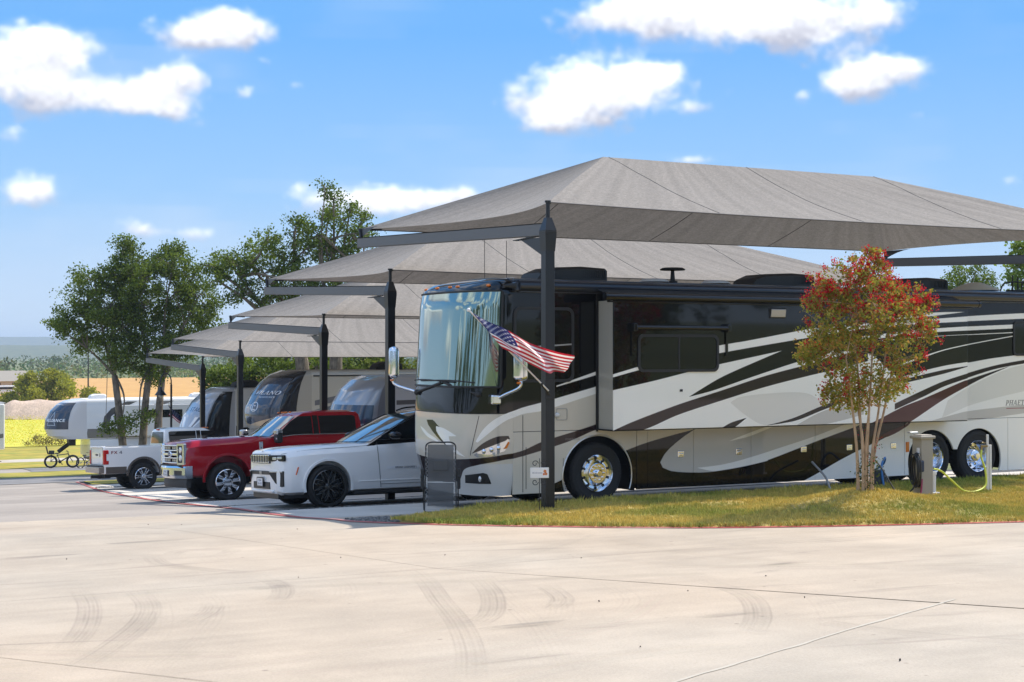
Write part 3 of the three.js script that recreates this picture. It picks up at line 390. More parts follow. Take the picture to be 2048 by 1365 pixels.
  // front cap
  const xy = [.2, .45, .9, 1.6, 2.0, 3.3, 3.55, 3.66, 3.72], xf = [-2.25, -2.32, -2.45, -2.45, -2.42, -2.33, -2.27, -2.1, -1.8], zw = [1.2, 1.26, 1.275, 1.275, 1.275, 1.275, 1.27, 1.22, 1.08];
  const at = (a, y) => { let i = 1; while (i < xy.length - 1 && y > xy[i]) i++; return lerp(a[i - 1], a[i], Math.min(1, Math.max(0, (y - xy[i - 1]) / (xy[i] - xy[i - 1])))); };
  const capAt = (ph, y, off = 0) => { const x0 = at(xf, y), D = -1.6 - x0, c = Math.pow(Math.abs(Math.cos(ph)), 2 / 3), s = Math.sign(ph) * Math.pow(Math.abs(Math.sin(ph)), 2 / 3), nx = -Math.pow(c, 2) / D, nz = Math.sign(s) * s * s / Z, L = Math.hypot(nx, nz) || 1; return [x0 + D * (1 - c) + off * nx / L, y, at(zw, y) * s + off * nz / L]; };
  const mir = (p) => p.map(([a, b]) => [-a, b]);
  const C = { white: [[.95, 1.08], [.97, 1.12], [1.11, 1.28], [1.3, 1.42], [1.53, 1.54], [1.571, 1.57], [1.571, 1.46], [1.53, 1.43], [1.3, 1.27], [.99, 1.07]], ks: [[-.06, 1.39], [.01, 1.4], [.1, 1.3], [.27, 1.25], [.1, 1.22], [.11, 1.15], [.27, 1.0], [.41, .89], [.34, .94], [.06, 1.13], [-.02, 1.28]], ws: [[.05, 1.3], [.22, 1.27], [.51, 1.16], [.32, 1.15], [.37, 1.04], [.7, .83], [.41, .91], [.16, 1.09], [.06, 1.21]], w2: [[-.23, 1.28], [-.11, 1.23], [.03, 1.11], [.14, 1.01], [.01, 1.07], [-.19, 1.23]], band: [[-.05, .75], [.06, .76], [.91, .81], [1.36, .85], [1.571, .885], [1.571, .80], [1.34, .76], [.92, .7], [.6, .62], [.42, .44], [.13, .38], [-.05, .37]], brow: [[.86, .89], [1.07, 1.04], [1.37, 1.16], [1.54, 1.17], [1.55, 1.12], [1.49, 1.08], [1.19, .98]], head: [[.9, .87], [1.07, .95], [1.3, 1.02], [1.5, 1.09], [1.545, 1.14], [1.55, 1.06], [1.5, .93], [1.29, .85], [.97, .83]], fog: [[.56, .4], [.59, .53], [1.05, .58], [1.14, .56], [1.21, .4]] };
  const capT = canvasTex(1024, 1024, (c, W, H) => {
    const X = (p) => (p / Math.PI + .5) * W, Y = (y) => H - (y - .2) / 3.52 * H; c.fillStyle = K.k; c.fillRect(0, 0, W, H); c.fillStyle = K.c; c.fillRect(0, Y(1.53), W, H);
    c.fillStyle = '#cfcdc8'; c.fillRect(0, Y(.72), W, H);
    for (const m of [(p) => p, mir]) { c.fillStyle = K.w; curvePath(c, m(C.white), X, Y); c.fillStyle = K.b; curvePath(c, m(C.band), X, Y); c.fillStyle = '#3a3432'; curvePath(c, m(C.brow), X, Y); } c.fillStyle = K.k; curvePath(c, C.ks, X, Y); c.fillStyle = K.w; curvePath(c, C.ws, X, Y);
    c.fillStyle = K.w; curvePath(c, C.w2, X, Y);
  });
  const ys = [.2, .24, .3, .45, .6, .75, .9, 1.1, 1.35, 1.6, 2, 2.4, 2.9, 3.3, 3.45, 3.55, 3.6, 3.66, 3.69, 3.72];
  const shell = (f0, f1, y0, y1, off, n = 80, m = 20) => sheet(n, m, (a, b) => capAt(lerp(f0, f1, a), lerp(y0, y1, b), off));
  { const g = sheet(96, ys.length - 1, (a, b) => capAt((a - .5) * Math.PI, ys[Math.round(b * (ys.length - 1))])); const uv = g.attributes.uv, p = g.attributes.position; for (let i = 0; i < p.count; i++) uv.setY(i, (p.getY(i) - .2) / 3.52); const lid = sheet(40, 1, (a, b) => { const q = capAt((a - .5) * Math.PI, 3.72); return [lerp(q[0], -1.4, b), 3.72 + .03 * b, q[2]]; }), bot = sheet(40, 1, (a, b) => { const q = capAt((a - .5) * Math.PI, .2); return [lerp(q[0], -1.6, b), .2, q[2]]; }); const cap = mesh('front_cap', [g, bot], paint(0xffffff, { map: capT }), t); mesh('cap_roof', lid, paint(lin(.55)), cap);
    mesh('hood_seam', [tube(Array.from({ length: 30 }, (_, k) => capAt(lerp(-1.5, 1.5, k / 29), 1.53, .001)), .006, 60, 5), tube(Array.from({ length: 12 }, (_, k) => capAt(1.02 - .2 * (k / 11), lerp(1.5, .86, k / 11), .001)), .005, 20, 5), bar(V3(-1.42, 1.5, Z + .001), V3(-1.42, .25, Z + .001), .005), bar(V3(-1.36, .98, Z + .001), V3(-1.36, .3, Z + .001), .005), bar(V3(-.66, .78, Z + .001), V3(-.66, .3, Z + .001), .004)], M.black, cap);
  }
  const patch = (poly, off, n = 40) => { const f = poly.map((p) => p[0]), a = Math.min(...f) + .002, b = Math.max(...f) - .002, rg = (x) => { const r = []; poly.forEach((p, i) => { const q = poly[(i + 1) % poly.length]; if ((p[0] - x) * (q[0] - x) <= 0 && p[0] !== q[0]) r.push(lerp(p[1], q[1], (x - p[0]) / (q[0] - p[0]))); }); return [Math.min(...r), Math.max(...r)]; }; return sheet(n, 6, (i, j) => { const x = lerp(a, b, i), [l, h] = rg(x); return capAt(x, lerp(l, h, j), off); }); };
  for (const m of [(p) => p, mir]) {
    const h = mesh('headlight', patch(m(C.head), .008), M.lens, t);
    const sg = m === mir ? -1 : 1; mesh('headlight_bulb', [1.12, 1.27, 1.4].map((p, k) => { const q = capAt(p * sg, .93 + k * .025, .0); return tr(new THREE.SphereGeometry(.045, 16, 10), ...q, 0, 0, 0, [.8, 1, .8]); }), M.chrome, h); mesh('turn_signal', patch(m([[1.47, .96], [1.5, 1.0], [1.535, 1.08], [1.55, 1.06], [1.52, .97]]), .012), M.amber, h);
    const fg = mesh('fog_lamp_recess', patch(m(C.fog), .004), M.black, t); { const q = capAt(.95 * sg, .48, .01); mesh('fog_lamp', tr(new THREE.SphereGeometry(.05, 16, 10), ...q, 0, 0, 0, [.5, 1, .7]), M.lens, fg); }
  }
  const ws = mesh('windshield', shell(-1.42, 1.42, 1.97, 3.5, .01), new THREE.MeshPhysicalMaterial({ color: lin(.26, .34, .30), metalness: .9, roughness: .05, clearcoat: 1 }), t);  // green-tinted metal stands in for glass and its strong pale reflections
  mesh('windshield_gasket', [tube([...Array.from({ length: 30 }, (_, k) => capAt(lerp(-1.42, 1.42, k / 29), 1.96, .012)), ...Array.from({ length: 8 }, (_, k) => capAt(1.43, lerp(2.1, 3.4, k / 7), .012)), ...Array.from({ length: 30 }, (_, k) => capAt(lerp(1.42, -1.42, k / 29), 3.51, .012)), ...Array.from({ length: 8 }, (_, k) => capAt(-1.43, lerp(3.4, 2.1, k / 7), .012))], .018, 200, 6, true)], M.plastic, ws);
  for (const [a, b] of [[-.35, .35], [1.0, -.1]]) { const p0 = capAt(a, 1.84, .03), p1 = capAt(a * .3 + b * .7, 2.02, .04); const w = part('wiper', t); mesh('wiper_arm', [bar(V3(...p0), V3(...p1), .022), tr(new THREE.SphereGeometry(.05, 12, 8), ...p0)], M.plastic, w); mesh('wiper_blade', tube([capAt(b + .55, 2.03, .03), capAt(b, 2.06, .03), capAt(b - .55, 2.04, .03)], .012, 20, 6), M.plastic, w); }
  for (const p of [-.75, -.12, 0.06, .22, 1.05]) { const q = capAt(p, 3.6, .012); mesh('clearance_light', tr(new THREE.SphereGeometry(.045, 12, 8), ...q, 0, 0, 0, [.7, .5, 1.3]), M.amber, t); }
  // mirrors
  for (const [x, z, s] of [[-1.66, Z + .36, 1], [-2.42, -Z - .34, -1]]) {
    const m = part('mirror', t), b = V3(...capAt(1.32 * s, 1.76, .02)), e = V3(x, 1.98, z);
    mesh('mirror_arm', [bar(b, V3(lerp(b.x, e.x, .25), 1.8, lerp(b.z, e.z, .2)), .035), tube([b, V3(lerp(b.x, e.x, .4), 1.84, lerp(b.z, e.z, .4)), e, V3(e.x, 2.1, e.z)], .026, 24, 8), rb(b.x - .09, b.x + .09, b.y - .08, b.y + .08, b.z - .08, b.z + .08, .03)], M.chrome, m);
    mesh('mirror_head', tr(smooth(fix(new RoundedBoxGeometry(.17, .56, .27, 5, .08)), .8), x, 2.34, z, 0, s * .25), M.chrome, m);
    mesh('mirror_lamp', tr(new THREE.SphereGeometry(.03, 10, 8), x - .03, 2.03, z, 0, 0, 0, [1, .7, 2]), M.amber, m);
  }
  // cab window
  { const w = mesh('cab_window', ex(rrect(-1.56, -.5, 2.07, 3.22, .1), Z - .02, Z + .006), M.glass, t); mesh('window_frame', ring(rrect(-1.6, -.46, 2.03, 3.26, .13), rrect(-1.55, -.51, 2.08, 3.21, .09), Z - .01, Z + .022), M.plastic, w); mesh('window_rail', [tr(bx(-.53, .53, -.012, .012, 0, .012), -1.03, 2.62, Z + .008, 0, 0, .06), bx(-1.0, -.98, 2.09, 2.6, Z + .005, Z + .016)], M.steel, w); }
  { const w = mesh('rear_window', ex(rrect(9.66, 10.5, 2.48, 3.1, .08), Z - .02, Z + .006), M.glass, t); mesh('window_frame', ring(rrect(9.63, 10.53, 2.45, 3.13, .1), rrect(9.67, 10.49, 2.49, 3.09, .07), Z - .01, Z + .02), M.plastic, w); }
  { const d = mesh('fuel_door', ring(rrect(-.8, -.58, 1.4, 1.6, .03), rrect(-.785, -.595, 1.415, 1.585, .025), Z, Z + .006), M.steel, t); mesh('grab_knob', tr(new THREE.SphereGeometry(.04, 14, 10), -.79, 1.49, Z + .03), M.plasticWhite, d); }
  for (const x of [-.01, 7.875]) mesh('slide_opening_trim', bx(x - .018, x + .018, 1.2, 3.5, Z - .02, Z + .018), M.plastic, t);
  // slide-out room
  const SZ = Z + .55, so = part('slide_out', t);
  mesh('slide_face', metric(ex([[-.03, 1.24], [7.86, 1.24], [7.86, 3.38], [-.03, 3.38]], SZ - .03, SZ, .008), -.1, 8, 1.2, 2.25), slideM, so);
  mesh('slide_box', [bx(-.01, 7.84, 1.25, 3.37, Z - .1, SZ - .031)], paint(lin(.42, .41, .36)), so);
  mesh('slide_seal', [bx(-.028, -.012, 1.24, 3.38, Z + .001, Z + .06), bx(-.03, 7.86, 1.225, 1.245, Z, SZ - .02)], M.rubber, so);
  mesh('topper_roller', [cy('x', .062, 8.26, 3.92, 3.43, SZ + .07, 20), cy('x', .07, .05, -.22, 3.43, SZ + .07), cy('x', .07, .05, 8.06, 3.43, SZ + .07), rb(-.16, 7.95, 3.335, 3.362, SZ, SZ + .05, .01)], M.blackGloss, so);
  mesh('topper_fabric', sheet(40, 6, (a, b) => [lerp(-.1, 7.9, a), lerp(3.62, 3.48, b) - .03 * Math.sin(b * Math.PI) - .006 * Math.sin(a * 40) * b, lerp(Z + .03, SZ + .05, b)]), std(lin(.03), .8), so);
  { const w = mesh('slide_window', ex(rrect(.47, 2.05, 2.22, 2.79, .09), SZ - .01, SZ + .004), M.glass, so); mesh('window_frame', ring(rrect(.44, 2.08, 2.19, 2.82, .11), rrect(.485, 2.035, 2.235, 2.775, .085), SZ - .005, SZ + .02), M.plastic, w); mesh('window_mullion', bx(1.25, 1.28, 2.23, 2.78, SZ, SZ + .012), M.plastic, w); }
  mesh('window_awning', [cy('x', .04, 1.95, 1.28, 2.93, SZ + .07), rb(.3, .38, 2.86, 3.0, SZ, SZ + .11, .02), rb(2.2, 2.28, 2.86, 3.0, SZ, SZ + .11, .02), bx(.31, .35, 2.46, 2.9, SZ, SZ + .03), bx(2.22, 2.26, 2.46, 2.9, SZ, SZ + .03)], M.blackGloss, so);
  { const v = mesh('range_vent', rb(3.16, 3.52, 3.11, 3.29, SZ - .004, SZ + .012, .01), M.plastic, so); mesh('vent_flap', tr(rb(-.16, .16, -.07, .07, -.01, .02, .01), 3.34, 3.2, SZ + .022, .15), M.steel, v); }
  mesh('key_lock', rb(1.28, 1.34, 1.86, 1.9, SZ - .002, SZ + .008, .005), M.plastic, so);
  // main patio awning along the roof edge
  { const a = part('roof_awning', t); mesh('awning_roller', [cy('x', .085, 13.2, 5.05, 3.6, Z + .085, 22), rb(-1.62, -1.5, 3.5, 3.66, Z - .02, Z + .12, .03)], paint(lin(.02, .024, .034), { roughness: .35 }), a); mesh('awning_rail', [rb(-1.6, 11.7, 3.66, 3.71, Z - .03, Z + .03, .01), rb(-1.5, 11.7, 3.49, 3.515, Z, Z + .06, .008)], paint(lin(.05, .055, .07)), a); mesh('awning_tip', tr(cy('x', .05, .22, 0, 0, 0, 14, .015), -1.72, 3.59, Z + .09), M.plastic, a); }
  // roof equipment
  for (const [x0, x1] of [[-.75, .62], [3.78, 5.2], [7.2, 8.58]]) {
    const ac = part('roof_air_conditioner', t);
    mesh('shroud', smooth(loft([[x0, .86, .02], [x0 + .06, .93, .13], [x0 + .3, 1, .22], [x1 - .5, 1, .25], [x1, .95, .23]].map(([x, w, h]) => [[x, 3.74, -.36 * w], [x, 3.74 + h * .8, -.36 * w], [x, 3.74 + h, -.28 * w], [x, 3.74 + h, .28 * w], [x, 3.74 + h * .8, .36 * w], [x, 3.74, .36 * w]])), .5), std(lin(.02), .5), ac);
    mesh('grille', Array.from({ length: 12 }, (_, k) => bx(x1 - .5 + k * .04, x1 - .485 + k * .04, 3.79, 3.93, .345, .362)), M.black, ac);
    ac.children.forEach((q) => { q.position.z = .25; });
  }
  mesh('antenna_mast', [cy('y', .05, .24, 2.19, 3.88, .3, 16, .03), tr(lathe([[.0, .05], [.18, .045], [.23, .02], [.22, 0], [.0, -.01]], 28), 2.19, 3.99, .3), cy('y', .09, .04, 2.19, 3.78, .3)], M.plastic, t);
  for (const x of [1.62, 2.95]) mesh('roof_vent', tr(lathe([[0, .07], [.2, .055], [.27, .01], [.27, 0], [0, 0]], 28), x, 3.755, .55), M.plasticWhite, t);
  mesh('satellite_dome', tr(lathe([[0, .17], [.12, .165], [.3, .1], [.45, .03], [.5, 0]], 36), 9.45, 3.76, .45), M.cream, t);
  mesh('rod_antenna', [[10.35, .32], [10.5, .3], [10.62, .2]].map(([x, h]) => cy('y', .014, h, x, 3.76 + h / 2, .6, 8)).concat([rb(10.25, 10.75, 3.75, 3.79, .5, .7, .015), tube([[9.9, 3.76, .7], [10, 3.9, .7], [10.7, 3.93, .7], [10.85, 3.88, .7], [10.88, 3.76, .7]], .015, 24)]), M.plastic, t);
  for (const [x, z] of [[-1.3, -.3], [-.55, -.9]]) mesh('whip_antenna', bar(V3(x, 3.7, z), V3(x, 4.5, z), .005, 6), M.plastic, t);
  // wheels
  wheel(t, 0, .505, Z - .16, .505, .29, .312, 'coach_front', M.chrome); wheel(t, 0, .36, -Z + .16, .505, .29, .312, 'coach_front', M.chrome);
  wheel(t, 7.48, .505, Z - .17, .505, .29, .312, 'coach_rear', M.chrome); wheel(t, 8.7, .505, Z - .17, .505, .29, .312, 'coach_rear', M.chrome); wheel(t, 7.48, .36, -Z + .17, .505, .29, .312, 'coach_rear', M.chrome); wheel(t, 8.7, .36, -Z + .17, .505, .29, .312, 'coach_rear', M.chrome);
}

// ---------- cantilever shade canopies ----------
const fabricT = dataTex(512, (x, y) => { const f = vn(x * 170, y * 170, 170) + .6 * vn(x * 60, y * 60, 60) - .3, b = vn(x * 26, 3, 26), c = vn(x * 7 + .5, 9, 7); return [.535, .515, .495].map((k) => k * (1 + (f - .5) * .17 + (b - .5) * .07 + (c - .5) * .06)); });
const fabricM = new THREE.MeshPhysicalMaterial({ map: fabricT, roughness: 1, specularIntensity: .3, transmission: .2, thickness: 0, side: THREE.DoubleSide });
function canopy(label, u, v, eave) {
  const g0 = G(v) - .05, h = eave - g0, t = thing('shade_canopy', label, 'canopy', [u, g0, -v], 0, 'cantilever shade canopies over the parking pads');
  const Lx = 13.7, L = 7.5, x1 = 3.35, x2 = 10, rise = 1.34, ey = (f) => h + .12 * f; // f = 0 near, 1 far
  const pk = (a, b) => .016 * Math.sin(a * 75 + b * 4) * (1 - b) * b * 2.5 * Math.pow(Math.abs(2 * a - 1), 2) + .02 * (fbm(a * 14 + u, b * 5, 3) - .5) * 4 * b * (1 - b);
  const near = (a, b) => { const c = 4 * a * (1 - a), e = [Lx * a, ey(0) - .02 * c, -.28 * c], r = [lerp(x1, x2, a), h + rise, -L / 2]; const s = -.10 * c * Math.sin(Math.PI * b) + pk(a, b); return [lerp(e[0], r[0], b), lerp(e[1], r[1], b) + s, lerp(e[2], r[2], b)]; };
  const farS = (a, b) => { const c = 4 * a * (1 - a), e = [Lx * a, ey(1) - .02 * c, -L + .28 * c], r = [lerp(x1, x2, a), h + rise, -L / 2]; const s = -.10 * c * Math.sin(Math.PI * b); return [lerp(e[0], r[0], b), lerp(e[1], r[1], b) + s, lerp(e[2], r[2], b)]; };
  const hip = (x, ax, d) => (a, b) => { const c = 4 * a * (1 - a), e = [x + d * .75 * c, ey(a), -L * a]; return [lerp(e[0], ax, b), lerp(e[1], h + rise, b) - .10 * c * Math.sin(Math.PI * b), lerp(e[2], -L / 2, b)]; };
  const fab = (nm, f, ru, rv) => { const g = sheet(96, 16, f), uv = g.attributes.uv; for (let i = 0; i < uv.count; i++) uv.setXY(i, uv.getX(i) * ru, uv.getY(i) * rv); return mesh(nm, g, fabricM, t); };
  const n = fab('fabric_slope', near, 4.5, 2), f = fab('fabric_slope', farS, 4.5, 2); fab('fabric_hip', hip(0, x1, 1), 2.5, 1.5); fab('fabric_hip', hip(Lx, x2, -1), 2.5, 1.5);
  const seamM = std(lin(.09, .085, .08), .9);
  for (const [fn, p] of [[near, n], [farS, f]]) for (const x of [x1 + .12, 6.68, x2 - .02]) {
    const pts = []; for (let k = 0; k <= 12; k++) { const b = k / 12; let a = .5; for (let q = 0; q < 30; q++) { const e = fn(a, b)[0] - x; a -= e / lerp(Lx, x2 - x1, b) * .9; } a = Math.min(1, Math.max(0, a)); const w = fn(a, b); pts.push([w[0], w[1], w[2]]); }
    mesh('seam', tube(pts, .008, 20, 5), seamM, p);
  }
  const cable = (f2, p) => mesh('edge_hem', tube(Array.from({ length: 21 }, (_, k) => f2(k / 20, 0)), .014, 40, 5), std(lin(.16, .15, .145), .9), p); cable(near, n); cable(farS, f);
  for (const [x, s] of [[0, 1], [Lx, -1]]) {
    const w = .08, yb = h - .36;
    const p = mesh('post', [rb(x - w, x + w, 0, h - .55, -w, w, .012)], M.post, t);
    mesh('base_plate', rb(x - .16, x + .16, .03, .055, -.16, .16, .005), M.post, p);
    const sq = (r, y) => [r * 1.414, y]; const col = new THREE.LatheGeometry([sq(.082, h - .76), sq(.098, h - .52), sq(.1, h - .46), sq(.097, h - .455), sq(.099, h - .44), sq(.045, h - .24), sq(.001, h - .235)].map((q) => new THREE.Vector2(...q)), 4); col.rotateY(Math.PI / 4);
    mesh('collar', tr(smooth(fix(col), .3), x, 0, 0), M.post, p);
    mesh('corner_strut', [bar(V3(x, h - .3, 0), V3(x, h + .01, 0), .032, 10), bar(V3(x, h - .04, 0), V3(x + s * .12, h + .02, -.1), .02, 8), cy('y', .05, .03, x, h + .01, 0, 12)], M.post, p);
    const by = (z) => h - .42 + .27 * (-z / L), beam = part('beam', t);
    mesh('beam_channel', [sheet(1, 4, (a, b) => { const z = lerp(-.05, -L, a), q = [[.045, .1], [-.02, .1], [-.02, -.1], [.045, -.1], [.045, -.085]][Math.round(b * 4)]; return [x - q[0] * 1.2, by(z) + q[1], z]; }), sheet(1, 1, (a, b) => { const z = lerp(-.05, -L, a); return [x - .054, by(z) - .085 + b * .17, z]; }), sheet(1, 1, (a, b) => [x + .024 - b * .078, by(-L) - .1 + a * .2, -L])], std(lin(.12, .123, .126), .5, { metalness: .1 }), beam);
    mesh('beam_gusset', [ex([[-.9, by(-.9) - .12], [-.05, by(0) - .12], [-.05, by(0) - .42], [-.1, by(0) - .42]].map(([a, b]) => [a, b]), x - .012, x + .012).rotateY(0)].map((q) => { const p2 = q.attributes.position; for (let i = 0; i < p2.count; i++) { const a = p2.getX(i), z = p2.getZ(i); p2.setX(i, z); p2.setZ(i, a); } q.computeVertexNormals(); return q; }).concat([tr(bx(-.05, .05, -.006, .006, -.5, .5), x, by(-.55) - .11, -.55, -.036)]), M.post, beam);
    mesh('corner_bracket', [bar(V3(x, by(-L) + .08, -L + .08), V3(x, ey(1) + .01, -L), .03, 8), bar(V3(x + s * .02, ey(1), -L), V3(x + s * .35, ey(1) - .02, -L + .3), .02, 8), sheet(1, 4, (a, b) => [x + s * .01, lerp(ey(1) + .015 - .09 * a * (1 - b), ey(1) - .3 * a * (1 - b) ** 2, .6), -L + b * .9])], M.post, beam);
  }
  return t;
}
canopy('nearest and largest grey shade canopy, over the black motorhome', -1.64, -1.2, 4.84);
canopy('grey shade canopy second in the row, over the red pickup', -.93, 6.41, 4.18);
canopy('grey shade canopy third in the row, over the silver trailer', .55, 13.85, 3.46);
canopy('grey shade canopy fourth in the row, over the tan fifth wheel', 1.5, 23.3, 2.86);
canopy('farthest grey shade canopy, above the black and white trailer', 2.59, 30.8, 2.36);

// ---------- cars ----------
const ringOf = (x, h) => [...h].reverse().concat(h.slice(1, -1).map(([z, y]) => [-z, y])).map(([z, y]) => [x, y, z]);
function bodyLoft(keys, half, n = 46) {
  const out = [], at = (x) => { let i = 0; while (i < keys.length - 2 && x > keys[i + 1][0]) i++; const a = keys[i], b = keys[i + 1], t = (x - a[0]) / (b[0] - a[0]), p = keys[Math.max(0, i - 1)], q = keys[Math.min(keys.length - 1, i + 2)]; return a.map((_, k) => { if (!k) return x; const h = b[0] - a[0], m0 = i ? (b[k] - p[k]) / (b[0] - p[0]) * h : b[k] - a[k], m1 = i < keys.length - 2 ? (q[k] - a[k]) / (q[0] - a[0]) * h : b[k] - a[k], t2 = t * t, t3 = t2 * t; return (2 * t3 - 3 * t2 + 1) * a[k] + (t3 - 2 * t2 + t) * m0 + (3 * t2 - 2 * t3) * b[k] + (t3 - t2) * m1; }); };
  const xs = new Set(keys.map((k) => k[0])), x0 = keys[0][0], x1 = keys[keys.length - 1][0]; for (let k = 0; k <= n; k++) xs.add(lerp(x0, x1, k / n));
  [...xs].sort((a, b) => a - b).forEach((x, i, all) => { if (i && x - all[i - 1] < 1e-4) return; const k = at(x); out.push(ringOf(x, half(k))); }); return { geo: loft(out), at };
}
const carHalf = ([x, y0, yt, w, wt]) => [[0, y0], [w * .85, y0], [w - .03, y0 + .05], [w - .004, y0 + .16], [w, lerp(y0, yt, .45)], [w - .006, yt - .26], [lerp(w, wt, .12), yt - .14], [lerp(w, wt, .45), yt - .06], [lerp(w, wt, .8), yt - .015], [wt, yt], [wt * .5, yt + .02], [0, yt + .03]];
function greenhouse(keys, bf = .14, br = .06) {
  const v = (y, k) => { let i = 0; while (i < keys.length - 2 && y > keys[i + 1][0]) i++; return lerp(keys[i][k], keys[i + 1][k], (y - keys[i][0]) / (keys[i + 1][0] - keys[i][0])); };
  const ringAt = ([y, xf, xr, w]) => { const r = []; for (let k = 0; k <= 10; k++) { const s = k / 5 - 1; r.push([xf + bf * Math.pow(Math.abs(s), 2.2), y, w * s * (Math.abs(s) > .95 ? .985 : 1)]); } for (let k = 1; k < 6; k++) r.push([lerp(xf + bf, xr - br, k / 6), y, w]); for (let k = 0; k <= 6; k++) { const s = 1 - k / 3; r.push([xr - br * s * s, y, w * s * (Math.abs(s) > .95 ? .985 : 1)]); } for (let k = 1; k < 6; k++) r.push([lerp(xr - br, xf + bf, k / 6), y, -w]); return r; };
  return {
    geo: smooth(loft(keys.map(ringAt)), .55), keys, v,
    side: (poly, s, off) => { const X = poly.map((q) => q[0]), a = Math.min(...X) + .001, b = Math.max(...X) - .001, rg = (x) => { const r = []; poly.forEach((p, i) => { const q = poly[(i + 1) % poly.length]; if ((p[0] - x) * (q[0] - x) <= 0 && p[0] !== q[0]) r.push(lerp(p[1], q[1], (x - p[0]) / (q[0] - p[0]))); }); return [Math.min(...r), Math.max(...r)]; }; return sheet(24, 12, (i, j) => { const x = lerp(a, b, i), [l, h] = rg(x), y = lerp(l, h, j); return [x, y, s * (v(y, 3) + off)]; }); },
    front: (y0, y1, s, off) => sheet(24, 8, (a, b) => { const y = lerp(y0, y1, b), q = (a * 2 - 1) * s; return [v(y, 1) + bf * Math.pow(Math.abs(q), 2.2) - off, y, v(y, 3) * q]; }),
    rear: (y0, y1, s, off) => sheet(12, 4, (a, b) => { const y = lerp(y0, y1, b), q = (1 - a * 2) * s; return [v(y, 2) - br * q * q + off, y, v(y, 3) * q]; }),
  };
}
const screen = new THREE.MeshPhysicalMaterial({ color: lin(.04, .056, .054), metalness: 0, roughness: .05, ior: 1.9, clearcoat: 1, clearcoatRoughness: .02 });
const archTool = (x, y, r, s) => cy('z', r, .5, x, y, s * .86, 40);
const archRing = (x, y, r, th, z, depth, a0 = 0, a1 = Math.PI) => { const sh = new THREE.Shape(); sh.absarc(x, y, r + th, a0, a1, false); sh.absarc(x, y, r, a1, a0, true); return ex(sh, z - depth, z + .012, .006, 30); };
const textTex = (txt, w, h, font, col, bg) => canvasTex(w, h, (c) => { c.fillStyle = bg; c.fillRect(0, 0, w, h); c.font = font; c.fillStyle = col; c.textAlign = 'center'; c.textBaseline = 'middle'; txt.split('\n').forEach((s, i, a) => c.fillText(s, w / 2, h * (i + .5) / a.length)); });

